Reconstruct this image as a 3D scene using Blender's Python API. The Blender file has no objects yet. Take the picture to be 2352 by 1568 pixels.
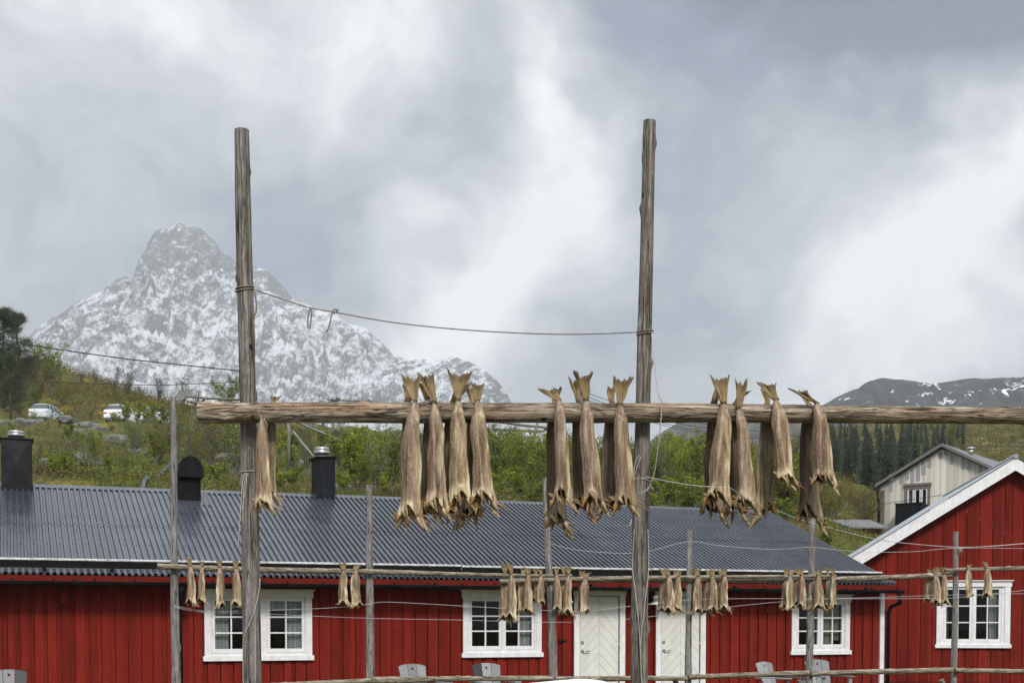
import bpy, math, random
import numpy as np
from mathutils import Vector
R = math.radians
sc = bpy.context.scene
COL = sc.collection

# ------------------------------------------------------------------ camera, world, sun, exposure
F, CX, PITCH = 3000.0, 1176.0, R(2.5)          # focal length and centre in units of a 2352-wide frame
YPP = 1430.0 + F * math.tan(PITCH)
CAM = np.array([0.0, 0.0, 1.6])
cam = bpy.data.cameras.new('camera')
cam.sensor_width = 36.0
cam.lens = 36.0 * F / 2352.0
cam.shift_y = (YPP - 784.0) / 2352.0
cam.clip_start, cam.clip_end = 0.1, 12000.0
camo = bpy.data.objects.new('camera', cam)
camo.location = CAM
camo.rotation_euler = (R(90) - PITCH, 0, 0)
COL.objects.link(camo)
sc.camera = camo

def nd(t, typ, inp=None, **kw):
    n = t.nodes.new(typ)
    for k, v in kw.items():
        setattr(n, k, v)
    for k, v in (inp or {}).items():
        s = n.inputs[k]
        if isinstance(v, bpy.types.NodeSocket):
            t.links.new(v, s)
        else:
            s.default_value = v
    return n
def mth(t, op, a, b=None, c=None, clamp=False):
    inp = {0: a}
    if b is not None: inp[1] = b
    if c is not None: inp[2] = c
    return nd(t, 'ShaderNodeMath', inp, operation=op, use_clamp=clamp).outputs[0]
def mixc(t, f, a, b, mode='MIX'):
    if isinstance(a, tuple) and len(a) == 3: a = a + (1,)
    if isinstance(b, tuple) and len(b) == 3: b = b + (1,)
    return nd(t, 'ShaderNodeMix', {0: f, 6: a, 7: b}, data_type='RGBA', blend_type=mode).outputs[2]
def ramp(t, f, stops, interp='LINEAR'):
    n = nd(t, 'ShaderNodeValToRGB', {0: f})
    n.color_ramp.interpolation = interp
    e = n.color_ramp.elements
    while len(e) < len(stops): e.new(0.5)
    for el, (p, c) in zip(e, stops):
        el.position = p
        el.color = (c, c, c, 1) if isinstance(c, (int, float)) else tuple(c) + (1,)
    return n.outputs[0]
def noise(t, vec, scale, detail=4, rough=0.55, dist=0.0):
    return nd(t, 'ShaderNodeTexNoise', {'Vector': vec, 'Scale': scale, 'Detail': detail, 'Roughness': rough, 'Distortion': dist}).outputs[0]
def mapping(t, vec, scale=(1, 1, 1), loc=(0, 0, 0), rot=(0, 0, 0)):
    return nd(t, 'ShaderNodeMapping', {'Vector': vec, 'Location': loc, 'Rotation': rot, 'Scale': scale}).outputs[0]
def sstep(t, x, a, b):
    return nd(t, 'ShaderNodeMapRange', {0: x, 1: a, 2: b, 3: 0.0, 4: 1.0}, interpolation_type='SMOOTHSTEP').outputs[0]

HAZE = 0.00025
SUN_EL, SUN_AZ = R(42), R(168)                  # azimuth from north (+Y) clockwise: behind the camera
world = bpy.data.worlds.new('World')
sc.world = world
world.use_nodes = True
wt = world.node_tree
wt.nodes.clear()
sky = nd(wt, 'ShaderNodeTexSky', sky_type='NISHITA', sun_disc=False, sun_elevation=SUN_EL, sun_rotation=SUN_AZ)
geo = nd(wt, 'ShaderNodeTexCoord').outputs['Generated']
w1 = nd(wt, 'ShaderNodeTexNoise', {'Vector': geo, 'Scale': 5.0, 'Detail': 4.0, 'Roughness': 0.55})
warp = nd(wt, 'ShaderNodeVectorMath', {0: w1.outputs[1], 1: (0.5, 0.5, 0.5)}, operation='SUBTRACT').outputs[0]
warp = nd(wt, 'ShaderNodeVectorMath', {0: warp, 'Scale': 0.24}, operation='SCALE').outputs[0]
dirw = nd(wt, 'ShaderNodeVectorMath', {0: geo, 1: warp}, operation='ADD').outputs[0]
sx = nd(wt, 'ShaderNodeSeparateXYZ', {0: dirw})
az = mth(wt, 'ARCTAN2', sx.outputs[0], sx.outputs[1])
hor = mth(wt, 'SQRT', mth(wt, 'ADD', mth(wt, 'MULTIPLY', sx.outputs[0], sx.outputs[0]), mth(wt, 'MULTIPLY', sx.outputs[1], sx.outputs[1])))
el = mth(wt, 'ARCTAN2', sx.outputs[2], hor)
def cloud_bank(a0, e0, sa, se, rot, wgt):
    # a soft bank of thinner or thicker cloud round azimuth a0, elevation e0 (degrees)
    da = mth(wt, 'SUBTRACT', az, R(a0)); de = mth(wt, 'SUBTRACT', el, R(e0))
    c, s = math.cos(R(rot)), math.sin(R(rot))
    u = mth(wt, 'ADD', mth(wt, 'MULTIPLY', da, c / R(sa)), mth(wt, 'MULTIPLY', de, s / R(sa)))
    v = mth(wt, 'ADD', mth(wt, 'MULTIPLY', da, -s / R(se)), mth(wt, 'MULTIPLY', de, c / R(se)))
    q = mth(wt, 'ADD', mth(wt, 'MULTIPLY', u, u), mth(wt, 'MULTIPLY', v, v))
    return mth(wt, 'MULTIPLY', mth(wt, 'EXPONENT', mth(wt, 'MULTIPLY', q, -1.0)), wgt * 1.22)
BANKS = [  # azimuth, elevation, half widths, tilt, weight
    (-17, 25, 6.5, 3.5, 0, .34), (-7, 25, 4.5, 4.5, 0, .30), (-1.5, 15.5, 8, 3.0, 52, .36), (3.0, 21.5, 1.7, 5.0, -10, .32),
    (-2.5, 12, 4.5, 4, 0, .26), (15.5, 12.0, 5.5, 3.4, 25, .46), (20.5, 15.5, 4.5, 3.0, 40, .40), (21.5, 19.0, 3.0, 2.2, 30, .22),
    (12.0, 24.0, 5.5, 4.5, 0, -.32), (18.5, 23.5, 5.5, 4.0, 0, -.52), (7.0, 15.5, 3.4, 6.0, 0, -.10), (-1.5, 20.5, 3.2, 2.2, 20, -.22),
    (-9, 16, 5.0, 4.0, 0, -.16), (22.4, 14.6, 1.6, 1.6, 0, -.22), (-20, 15, 6, 5, 0, -.04), (10, 11, 3, 3, 0, -.12), (6.5, 21, 3, 3, 0, -.05)]
lvl = None
for b in BANKS:
    s_ = cloud_bank(*b)
    lvl = s_ if lvl is None else mth(wt, 'ADD', lvl, s_)
nz = noise(wt, mapping(wt, dirw, (1, 1, 1.6)), 7.0, 6.0, 0.6)
nz2 = noise(wt, mapping(wt, dirw, (1, 1, 1.3), (3, 1, 2)), 19.0, 6.0, 0.62)
lvl = mth(wt, 'ADD', lvl, mth(wt, 'MULTIPLY', mth(wt, 'SUBTRACT', nz, 0.5), 0.80))
lvl = mth(wt, 'ADD', lvl, mth(wt, 'MULTIPLY', mth(wt, 'SUBTRACT', nz2, 0.5), 0.46))
lvl = mth(wt, 'ADD', lvl, 0.46, clamp=True)
cloud = ramp(wt, lvl, [(0.0, (.05, .075, .13)), (0.22, (.14, .175, .25)), (0.45, (.305, .328, .352)), (0.72, (.50, .525, .545)), (1.0, (.78, .79, .80))])
# the overcast dome is brighter overhead than near the horizon
zen = sstep(wt, el, R(27), R(62))
cloud = nd(wt, 'ShaderNodeVectorMath', {0: cloud, 'Scale': mth(wt, 'ADD', mth(wt, 'MULTIPLY', zen, 3.6), 1.0)}, operation='SCALE').outputs[0]
cloud = nd(wt, 'ShaderNodeVectorMath', {0: cloud, 'Scale': 10.0}, operation='SCALE').outputs[0]
skyc = mixc(wt, 0.93, sky.outputs[0], cloud)
bg = nd(wt, 'ShaderNodeBackground', {0: skyc, 1: 0.1})
nd(wt, 'ShaderNodeOutputWorld', {0: bg.outputs[0]})

sl = bpy.data.lights.new('sun', 'SUN')
sl.energy, sl.angle, sl.color = 2.1, R(12), (1.0, 0.96, 0.90)
so = bpy.data.objects.new('sun', sl)
COL.objects.link(so)
sd = Vector((math.sin(SUN_AZ) * math.cos(SUN_EL), math.cos(SUN_AZ) * math.cos(SUN_EL), math.sin(SUN_EL)))
so.rotation_euler = sd.to_track_quat('Z', 'Y').to_euler()
sc.view_settings.view_transform = 'Standard'
sc.view_settings.look = 'None'
sc.view_settings.gamma = 1.0
sc.view_settings.use_curve_mapping = False
sc.view_settings.exposure = 0.66
sc.render.engine = 'CYCLES'
cy = sc.cycles
cy.use_denoising = True
cy.max_bounces, cy.diffuse_bounces, cy.glossy_bounces, cy.transmission_bounces, cy.transparent_max_bounces, cy.volume_bounces = 5, 2, 2, 3, 8, 0
cy.caustics_reflective = cy.caustics_refractive = False

# ------------------------------------------------------------------ helpers
UPV = np.array([0, math.sin(PITCH), math.cos(PITCH)])
FWD = np.array([0, math.cos(PITCH), -math.sin(PITCH)])
def ray(px, py):
    d = np.array([1.0, 0, 0]) * ((px - CX) / F) + UPV * ((YPP - py) / F) + FWD
    return d
def P(px, py, Y):                               # point on the vertical plane at distance Y along this line of sight
    d = ray(px, py)
    return CAM + d * (Y / d[1])
def on_plane(px, py, pt, nrm):
    d = ray(px, py)
    return CAM + d * (np.dot(np.asarray(pt) - CAM, nrm) / np.dot(d, nrm))
def proj(p):
    q = np.asarray(p, float) - CAM
    z = q @ FWD
    return CX + F * q[0] / z, YPP - F * (q @ UPV) / z

ORG = {}
def tag(o, label=None, cat=None, group=None, kind=None):
    if label: o['label'] = label
    if cat: o['category'] = cat
    if group: o['group'] = group
    if kind: o['kind'] = kind
    return o
def thing(name, loc, label, cat, group=None, rz=0.0):
    o = bpy.data.objects.new(name, None)
    o.empty_display_size = 0.1
    o.location = [float(c) for c in loc]
    o.rotation_euler = (0, 0, rz)
    COL.objects.link(o)
    ORG[o.name] = np.array(loc, float)
    return tag(o, label, cat, group)
def link_mesh(name, me, parent=None):
    o = bpy.data.objects.new(name, me)
    COL.objects.link(o)
    if parent is not None:
        o.parent = parent
        ORG[o.name] = ORG[parent.name]
    else:
        ORG[o.name] = np.zeros(3)
    return o
class MB:
    """collects shapes in world coordinates; build() links them as one mesh object"""
    def __init__(self):
        self.v, self.f, self.uv, self.tone, self.sm = [], [], [], [], []
    def face(self, pts, uv=None, tone=1.0, smooth=False):
        i = len(self.v)
        self.v += [tuple(p) for p in pts]
        self.f.append(tuple(range(i, i + len(pts))))
        self.uv.append(uv); self.tone.append(tone); self.sm.append(smooth)
    def box(self, fr, lo, hi, tone=1.0):
        c = [fr(x, y, z) for z in (lo[2], hi[2]) for y in (lo[1], hi[1]) for x in (lo[0], hi[0])]
        i = len(self.v)
        self.v += [tuple(p) for p in c]
        for q in ((0, 2, 3, 1), (4, 5, 7, 6), (0, 1, 5, 4), (2, 6, 7, 3), (0, 4, 6, 2), (1, 3, 7, 5)):
            self.f.append(tuple(i + k for k in q)); self.uv.append(None); self.tone.append(tone); self.sm.append(False)
    def prism(self, pts, fr, d0, d1, tone=1.0):  # polygon pts (a, c) in the frame's 1st and 3rd axis, from d0 to d1 along the 2nd
        a = [fr(p[0], d0, p[1]) for p in pts]; b = [fr(p[0], d1, p[1]) for p in pts]
        n = len(pts)
        self.face(a, None, tone); self.face(b[::-1], None, tone)
        for k in range(n):
            self.face([a[k], b[k], b[(k + 1) % n], a[(k + 1) % n]], None, tone)
    def tube(self, pts, rad, n=8, cap=True, tone=1.0, squash=None, smooth=True):
        pts = [np.asarray(p, float) for p in pts]
        m = len(pts)
        if np.isscalar(rad): rad = [rad] * m
        tan = [pts[min(k + 1, m - 1)] - pts[max(k - 1, 0)] for k in range(m)]
        t0 = tan[0] / (np.linalg.norm(tan[0]) + 1e-9)
        ref = np.array([0, 0, 1.0]) if abs(t0[2]) < 0.9 else np.array([0, 1.0, 0])
        a = np.cross(t0, ref); a /= np.linalg.norm(a)
        base = len(self.v); ln = 0.0; lens = []
        for k in range(m):
            t = tan[k] / (np.linalg.norm(tan[k]) + 1e-9)
            a = a - t * np.dot(a, t); a /= (np.linalg.norm(a) + 1e-9)
            b = np.cross(t, a)
            if k: ln += np.linalg.norm(pts[k] - pts[k - 1])
            lens.append(ln)
            for j in range(n):
                th = 2 * math.pi * j / n
                self.v.append(tuple(pts[k] + rad[k] * (math.cos(th) * a + math.sin(th) * b)))
        circ = 2 * math.pi * float(np.mean(rad))
        for k in range(m - 1):
            for j in range(n):
                j2 = (j + 1) % n
                self.f.append((base + k * n + j, base + k * n + j2, base + (k + 1) * n + j2, base + (k + 1) * n + j))
                u0, u1 = circ * j / n, circ * (j + 1) / n
                self.uv.append(((u0, lens[k]), (u1, lens[k]), (u1, lens[k + 1]), (u0, lens[k + 1])))
                self.tone.append(tone); self.sm.append(smooth)
        if cap:
            self.f.append(tuple(base + j for j in range(n))[::-1]); self.uv.append(None); self.tone.append(tone); self.sm.append(False)
            self.f.append(tuple(base + (m - 1) * n + j for j in range(n))); self.uv.append(None); self.tone.append(tone); self.sm.append(False)
    def build(self, name, mat, parent=None):
        me = bpy.data.meshes.new(name)
        org = ORG[parent.name] if parent is not None else np.zeros(3)
        v = np.asarray(self.v, float) - org
        me.from_pydata(v.tolist(), [], self.f)
        if any(u is not None for u in self.uv):
            ul = me.uv_layers.new(name='UVMap')
            flat = []
            for f, u in zip(self.f, self.uv):
                if u is None: flat += [0.0, 0.0] * len(f)
                else:
                    for q in u: flat += [q[0], q[1]]
            ul.data.foreach_set('uv', flat)
        at = me.attributes.new('tone', 'FLOAT', 'FACE')
        at.data.foreach_set('value', self.tone)
        me.polygons.foreach_set('use_smooth', self.sm)
        me.materials.append(mat)
        me.update()
        return link_mesh(name, me, parent)
def array_mesh(name, v, f, mat, parent=None, smooth=True, uv=None, zone=None, tone=None, local=False):
    me = bpy.data.meshes.new(name)
    v = np.asarray(v, float)
    if parent is not None and not local: v = v - ORG[parent.name]
    f = np.asarray(f)
    k = f.shape[1]
    me.vertices.add(len(v)); me.vertices.foreach_set('co', v.ravel())
    me.loops.add(f.size); me.loops.foreach_set('vertex_index', f.ravel())
    me.polygons.add(len(f)); me.polygons.foreach_set('loop_start', np.arange(0, f.size, k)); me.polygons.foreach_set('loop_total', np.full(len(f), k))
    me.polygons.foreach_set('use_smooth', np.full(len(f), smooth))
    if uv is not None:
        ul = me.uv_layers.new(name='UVMap'); ul.data.foreach_set('uv', np.asarray(uv, float).ravel())
    if zone is not None:
        a = me.attributes.new('zone', 'FLOAT_COLOR', 'POINT')
        a.data.foreach_set('color', np.concatenate([zone, np.ones((len(zone), 1))], 1).ravel())
    if tone is not None:
        a = me.attributes.new('tone', 'FLOAT', 'FACE'); a.data.foreach_set('value', np.asarray(tone, float))
    me.update(calc_edges=True)
    me.validate()
    me.materials.append(mat)
    return link_mesh(name, me, parent)
def world_frame(x, y, z): return np.array([x, y, z], float)
def clip_poly(poly, a, b, c):                   # keep a*x + b*y <= c
    out = []
    for i in range(len(poly)):
        p, q = poly[i], poly[(i + 1) % len(poly)]
        dp, dq = a * p[0] + b * p[1] - c, a * q[0] + b * q[1] - c
        if dp <= 0: out.append(p)
        if (dp < 0 < dq) or (dq < 0 < dp):
            t = dp / (dp - dq)
            out.append((p[0] + t * (q[0] - p[0]), p[1] + t * (q[1] - p[1])))
    return out
def smooth01(x, a, b):
    t = np.clip((np.asarray(x, float) - a) / (b - a), 0, 1)
    return t * t * (3 - 2 * t)
def hsh(i, j, k, s):
    h = (i.astype(np.int64) * 374761393 + j.astype(np.int64) * 668265263 + k.astype(np.int64) * 2147483647 + s * 974711) & 0xFFFFFFFF
    h = ((h ^ (h >> 13)) * 1274126177) & 0xFFFFFFFF
    return ((h ^ (h >> 16)) & 0xFFFFFF) / float(0xFFFFFF) * 2 - 1
def vnoise(x, y, z=0.0, s=0):
    x, y, z = np.broadcast_arrays(np.asarray(x, float), np.asarray(y, float), np.asarray(z, float))
    i, j, k = np.floor(x), np.floor(y), np.floor(z)
    fx, fy, fz = x - i, y - j, z - k
    fx, fy, fz = [q * q * q * (q * (q * 6 - 15) + 10) for q in (fx, fy, fz)]
    r = 0
    for a in (0, 1):
        for b in (0, 1):
            for c in (0, 1):
                w = (fx if a else 1 - fx) * (fy if b else 1 - fy) * (fz if c else 1 - fz)
                r = r + w * hsh(i + a, j + b, k + c, s)
    return r
def fbm(x, y, z=0.0, s=0, o=5, g=0.5, l=2.03):
    r, a, f = 0, 1.0, 1.0
    for q in range(o):
        r = r + a * vnoise(np.asarray(x) * f, np.asarray(y) * f, np.asarray(z) * f, s + q * 7)
        a *= g; f *= l
    return r
def ridged(x, y, z=0.0, s=0, o=5, g=0.55, l=2.1):
    r, a, f = 0, 1.0, 1.0
    for q in range(o):
        r = r + a * (1 - 2 * np.abs(vnoise(np.asarray(x) * f, np.asarray(y) * f, np.asarray(z) * f, s + q * 7)))
        a *= g; f *= l
    return r

# ------------------------------------------------------------------ materials
def material(name, base, rough=0.7, bump=None, metallic=0.0, spec=0.5):
    """base(t) -> colour socket or tuple; bump(t) -> (height socket, strength, distance)"""
    m = bpy.data.materials.new(name)
    m.use_nodes = True
    t = m.node_tree
    p = t.nodes['Principled BSDF']
    c = base(t) if callable(base) else base
    if isinstance(c, tuple): p.inputs['Base Color'].default_value = c + (1,)
    else: t.links.new(c, p.inputs['Base Color'])
    if callable(rough): t.links.new(rough(t), p.inputs['Roughness'])
    else: p.inputs['Roughness'].default_value = rough
    p.inputs['Metallic'].default_value = metallic
    p.inputs['Specular IOR Level'].default_value = spec
    if bump:
        h, st, di = bump(t)
        b = nd(t, 'ShaderNodeBump', {'Height': h, 'Strength': st, 'Distance': di})
        t.links.new(b.outputs[0], p.inputs['Normal'])
    return m
def objc(t): return nd(t, 'ShaderNodeTexCoord').outputs['Object']
def uvc(t): return nd(t, 'ShaderNodeTexCoord').outputs['UV']
def attr(t, name): return nd(t, 'ShaderNodeAttribute', attribute_name=name)
def orand(t): return nd(t, 'ShaderNodeObjectInfo').outputs['Random']

def wood_mat(name, dark, mid, light, gs=70.0, gl=2.2, crack=0.5, warm=None, ncr=1):
    def parts(t):
        uv = uvc(t)
        rnd = mth(t, 'MULTIPLY', orand(t), 37.0)
        off = nd(t, 'ShaderNodeCombineXYZ', {0: rnd, 1: rnd, 2: rnd}).outputs[0]
        uv = nd(t, 'ShaderNodeVectorMath', {0: uv, 1: off}, operation='ADD').outputs[0]
        g = noise(t, mapping(t, uv, (gs, gl, 1)), 1.0, 5, 0.62, 0.3)
        g2 = noise(t, mapping(t, uv, (gs * .3, gl * .5, 1), (4, 9, 0)), 1.0, 3, 0.5, 0.6)
        g = mth(t, 'ADD', mth(t, 'MULTIPLY', g, .62), mth(t, 'MULTIPLY', noise(t, mapping(t, uv, (gs * 1.3, gs * .32, 1), (2, 2, 0)), 1.0, 4, .65, .4), .38))
        blot = noise(t, uv, 5.0, 4, 0.6)
        cr = noise(t, mapping(t, uv, (gs * .42, gl * .28, 1), (7, 2, 0)), 1.0, 2, 0.5, 0.4)
        crk = sstep(t, mth(t, 'ABSOLUTE', mth(t, 'SUBTRACT', cr, 0.5)), -0.004, 0.030)     # 0 in a crack
        gate = sstep(t, noise(t, mapping(t, uv, (9, 1.3, 1)), 1.0, 2), 0.45, 0.6)
        crk = mth(t, 'MAXIMUM', crk, mth(t, 'SUBTRACT', 1.0, mth(t, 'MULTIPLY', gate, crack)))
        for q in range(ncr):
            cr2 = noise(t, mapping(t, uv, (gs * (.8 + .5 * q), gl * (.55 + .5 * q), 1), (3 + q, 8, 1)), 1.0, 2, 0.5, 0.7)
            crk = mth(t, 'MULTIPLY', crk, sstep(t, mth(t, 'ABSOLUTE', mth(t, 'SUBTRACT', cr2, 0.53)), -.004, 0.030))
        return uv, g, g2, blot, crk
    def base(t):
        uv, g, g2, blot, crk = parts(t)
        c = ramp(t, g, [(0.38, dark), (0.5, mid), (0.62, light)])
        c = mixc(t, mth(t, 'MULTIPLY', sstep(t, g2, .45, .7), .5), c, dark)
        c = mixc(t, mth(t, 'MULTIPLY', sstep(t, blot, .4, .75), .45), c, light)
        if warm: c = mixc(t, mth(t, 'MULTIPLY', sstep(t, noise(t, mapping(t, uv, (6, 1.1, 1), (1, 5, 0)), 1.0, 3), .5, .72), .6), c, warm)
        # knots
        vo = nd(t, 'ShaderNodeTexVoronoi', {'Vector': mapping(t, uv, (7.0, 4.4, 1)), 'Scale': 1.0}).outputs[0]
        c = mixc(t, mth(t, 'SUBTRACT', 1.0, sstep(t, vo, .05, .10)), c, tuple(q * .2 for q in dark))
        c = mixc(t, mth(t, 'SUBTRACT', 1.0, crk), c, tuple(q * .22 for q in dark))
        # lichen flecks
        fl = noise(t, mapping(t, uv, (55, 40, 1)), 1.0, 2)
        return mixc(t, mth(t, 'MULTIPLY', sstep(t, fl, .70, .76), .55), c, (.42, .43, .38))
    def bmp(t):
        uv, g, g2, blot, crk = parts(t)
        h = mth(t, 'ADD', mth(t, 'MULTIPLY', g, .5), mth(t, 'MULTIPLY', crk, 1.0))
        return h, 0.7, 0.006
    return material(name, base, 0.85, bmp, spec=0.25)

M = {}
M['post'] = wood_mat('weathered_post', (.060, .050, .043), (.165, .143, .125), (.30, .272, .243), 60, 2.4, 1.0)
M['log'] = wood_mat('weathered_log', (.070, .046, .027), (.205, .155, .108), (.45, .38, .29), 46, 3.0, 1.0, (.36, .205, .120), 2)
M['pole'] = wood_mat('grey_pole', (.10, .09, .085), (.22, .205, .195), (.34, .32, .30), 60, 3.0, .6)
M['rail'] = wood_mat('mossy_rail', (.095, .072, .045), (.22, .175, .12), (.42, .38, .31), 50, 6.0, .9)
M['oldwood'] = wood_mat('grey_old_wood', (.09, .08, .07), (.20, .185, .165), (.30, .28, .25), 40, 3, .5)
M['endgrain'] = material('end_grain', lambda t: ramp(t, nd(t, 'ShaderNodeTexWave', {'Vector': objc(t), 'Scale': 18.0, 'Distortion': 3.0}, wave_type='RINGS', rings_direction='X').outputs[0], [(0, (.15, .11, .075)), (1, (.34, .26, .18))]), .9)

def red_base(t):
    o = objc(t)
    g = noise(t, mapping(t, o, (60, 60, 2.0)), 1.0, 5, .6)
    big = noise(t, mapping(t, o, (1.6, 1.6, .9)), 1.0, 4, .6)
    c = ramp(t, g, [(.25, (.125, .0105, .0062)), (.55, (.190, .0165, .0095)), (.8, (.25, .027, .015))])
    c = mixc(t, mth(t, 'MULTIPLY', sstep(t, big, .45, .7), .55), c, (.105, .012, .008))
    c = mixc(t, mth(t, 'MULTIPLY', sstep(t, noise(t, mapping(t, o, (20, 20, .8), (3, 1, 0)), 1.0, 4, .65), .58, .74), .4), c, (.25, .055, .038))
    wear = noise(t, mapping(t, o, (38, 38, 16)), 1.0, 3, .6)
    c = mixc(t, mth(t, 'MULTIPLY', sstep(t, wear, .715, .74), .7), c, (.42, .30, .25))
    tn = attr(t, 'tone').outputs['Fac']
    return mixc(t, 1.0, c, nd(t, 'ShaderNodeCombineColor', {0: tn, 1: tn, 2: tn}).outputs[0], 'MULTIPLY')
M['red'] = material('red_painted_boards', red_base, .8, lambda t: (noise(t, mapping(t, objc(t), (55, 55, 1.6)), 1.0, 5, .6), .35, .004), spec=.08)
def white_base(t):
    o = objc(t)
    d = noise(t, mapping(t, o, (9, 9, 5)), 1.0, 5, .65)
    c = ramp(t, d, [(.3, (.62, .61, .61)), (.6, (.76, .755, .77))])
    ch = noise(t, mapping(t, o, (26, 26, 40)), 1.0, 3, .6)
    return mixc(t, mth(t, 'MULTIPLY', sstep(t, ch, .70, .735), .6), c, (.25, .20, .16))
M['white'] = material('white_paint', white_base, .5, spec=.4)
M['doorwhite'] = material('cream_white_door_paint', lambda t: ramp(t, noise(t, mapping(t, objc(t), (4, 4, 2.5)), 1.0, 5, .6), [(.3, (.60, .595, .56)), (.65, (.70, .695, .655))]), .45)
M['groove'] = material('door_groove', (.34, .33, .30), .7)
def metal_base(t):
    o = objc(t)
    n = noise(t, mapping(t, o, (1.5, 1.5, 2.5)), 1.0, 5, .6)
    c = ramp(t, n, [(.3, (.030, .033, .042)), (.7, (.056, .060, .074))])
    st = noise(t, mapping(t, o, (14, 14, 1.2)), 1.0, 4, .6)
    c = mixc(t, mth(t, 'MULTIPLY', sstep(t, st, .55, .8), .3), c, (.12, .13, .145))
    tn = attr(t, 'tone').outputs['Fac']
    return mixc(t, 1.0, c, nd(t, 'ShaderNodeCombineColor', {0: tn, 1: tn, 2: tn}).outputs[0], 'MULTIPLY')
M['roof'] = material('wet_slate_grey_roof_metal', metal_base, lambda t: ramp(t, noise(t, mapping(t, objc(t), (3, 3, 3)), 1.0, 4), [(.3, .16), (.7, .34)]), lambda t: (noise(t, mapping(t, objc(t), (2.2, 2.2, 9)), 1.0, 3), .12, .02), metallic=.0, spec=.5)
M['roofpale'] = material('pale_grey_roof_metal', lambda t: ramp(t, noise(t, mapping(t, objc(t), (5, 1.2, 5)), 1.0, 5, .65), [(.3, (.17, .19, .21)), (.7, (.34, .36, .385))]), .35, spec=.6)
M['black'] = material('black_painted_metal', lambda t: ramp(t, noise(t, mapping(t, objc(t), (6, 6, 2)), 1.0, 5, .65), [(.3, (.006, .006, .007)), (.75, (.018, .018, .020))]), .6, spec=.04)
M['sooty'] = material('black_weathered_steel', lambda t: ramp(t, noise(t, mapping(t, objc(t), (16, 16, 2.2)), 1.0, 6, .7, .6), [(.42, (.010, .011, .013)), (.62, (.022, .025, .030)), (.78, (.10, .12, .14))]), .6, spec=.06)
M['chimgrey'] = material('dark_grey_sheet', lambda t: ramp(t, noise(t, objc(t), 5.0, 4), [(.3, (.018, .0175, .020)), (.7, (.030, .029, .033))]), .6, spec=.06)
M['steel'] = material('brushed_steel', lambda t: ramp(t, noise(t, mapping(t, objc(t), (3, 3, 40)), 1.0, 3), [(.3, (.42, .41, .40)), (.7, (.62, .61, .60))]), .33, metallic=.85)
M['tar'] = material('tarred_board', lambda t: ramp(t, noise(t, objc(t), 20.0, 4), [(.3, (.004, .004, .004)), (.75, (.012, .011, .010))]), .85, spec=.08)
M['peel'] = material('peeling_white_edge', lambda t: ramp(t, noise(t, mapping(t, objc(t), (9, 9, 60)), 1.0, 5, .7), [(.35, (.13, .12, .11)), (.5, (.42, .42, .42)), (.65, (.58, .58, .59))]), .8)
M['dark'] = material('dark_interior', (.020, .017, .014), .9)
M['curtain'] = material('pale_curtain', lambda t: ramp(t, noise(t, mapping(t, objc(t), (14, 14, .6)), 1.0, 3), [(.3, (.40, .43, .43)), (.7, (.66, .68, .67))]), .9)
M['curtainy'] = material('buff_curtain', lambda t: ramp(t, noise(t, mapping(t, objc(t), (14, 14, .6)), 1.0, 3), [(.3, (.34, .32, .22)), (.7, (.55, .53, .40))]), .9)
M['twine'] = material('pale_twine', lambda t: ramp(t, noise(t, objc(t), 120.0, 3), [(.3, (.26, .245, .215)), (.7, (.46, .44, .40))]), .8)
M['rope'] = material('dark_rope', lambda t: ramp(t, noise(t, objc(t), 120.0, 3), [(.3, (.10, .085, .065)), (.7, (.26, .22, .17))]), .85)
M['cord'] = material('pale_cord', lambda t: ramp(t, noise(t, objc(t), 60.0, 3), [(.3, (.34, .35, .35)), (.7, (.54, .55, .55))]), .7)
M['wire'] = material('black_wire', (.015, .015, .016), .6)
M['hose'] = material('grey_hose', (.060, .075, .10), .6)
def glass_mat():
    m = bpy.data.materials.new('window_glass'); m.use_nodes = True
    t = m.node_tree; t.nodes.clear()
    fr = nd(t, 'ShaderNodeFresnel', {0: 1.5}).outputs[0]
    g = nd(t, 'ShaderNodeBsdfGlossy', {0: (.95, .97, 1, 1), 1: .02}).outputs[0]
    tr = nd(t, 'ShaderNodeBsdfTransparent', {0: (.86, .90, .90, 1)}).outputs[0]
    mx = nd(t, 'ShaderNodeMixShader', {0: mth(t, 'MULTIPLY', fr, .55), 1: tr, 2: g})
    nd(t, 'ShaderNodeOutputMaterial', {0: mx.outputs[0]})
    return m
M['glass'] = glass_mat()
M['cream'] = material('cream_boards', lambda t: mixc(t, mth(t, 'MULTIPLY', sstep(t, noise(t, mapping(t, objc(t), (8, 8, .7)), 1.0, 4), .5, .75), .4), mixc(t, 1.0, (.62, .585, .51), nd(t, 'ShaderNodeCombineColor', {0: attr(t, 'tone').outputs['Fac'], 1: attr(t, 'tone').outputs['Fac'], 2: attr(t, 'tone').outputs['Fac']}).outputs[0], 'MULTIPLY'), (.40, .37, .32)), .8)
M['patch'] = material('bare_grey_primer', lambda t: ramp(t, noise(t, mapping(t, objc(t), (9, 9, 1)), 1.0, 4), [(.3, (.25, .25, .26)), (.7, (.34, .34, .35))]), .85)
M['taupe'] = material('taupe_trim', (.15, .135, .12), .7)
M['greytrim'] = material('grey_trim', (.30, .30, .31), .7)
M['chair'] = wood_mat('silvered_chair_wood', (.13, .13, .135), (.24, .245, .25), (.34, .345, .35), 45, 3, .3)
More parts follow.
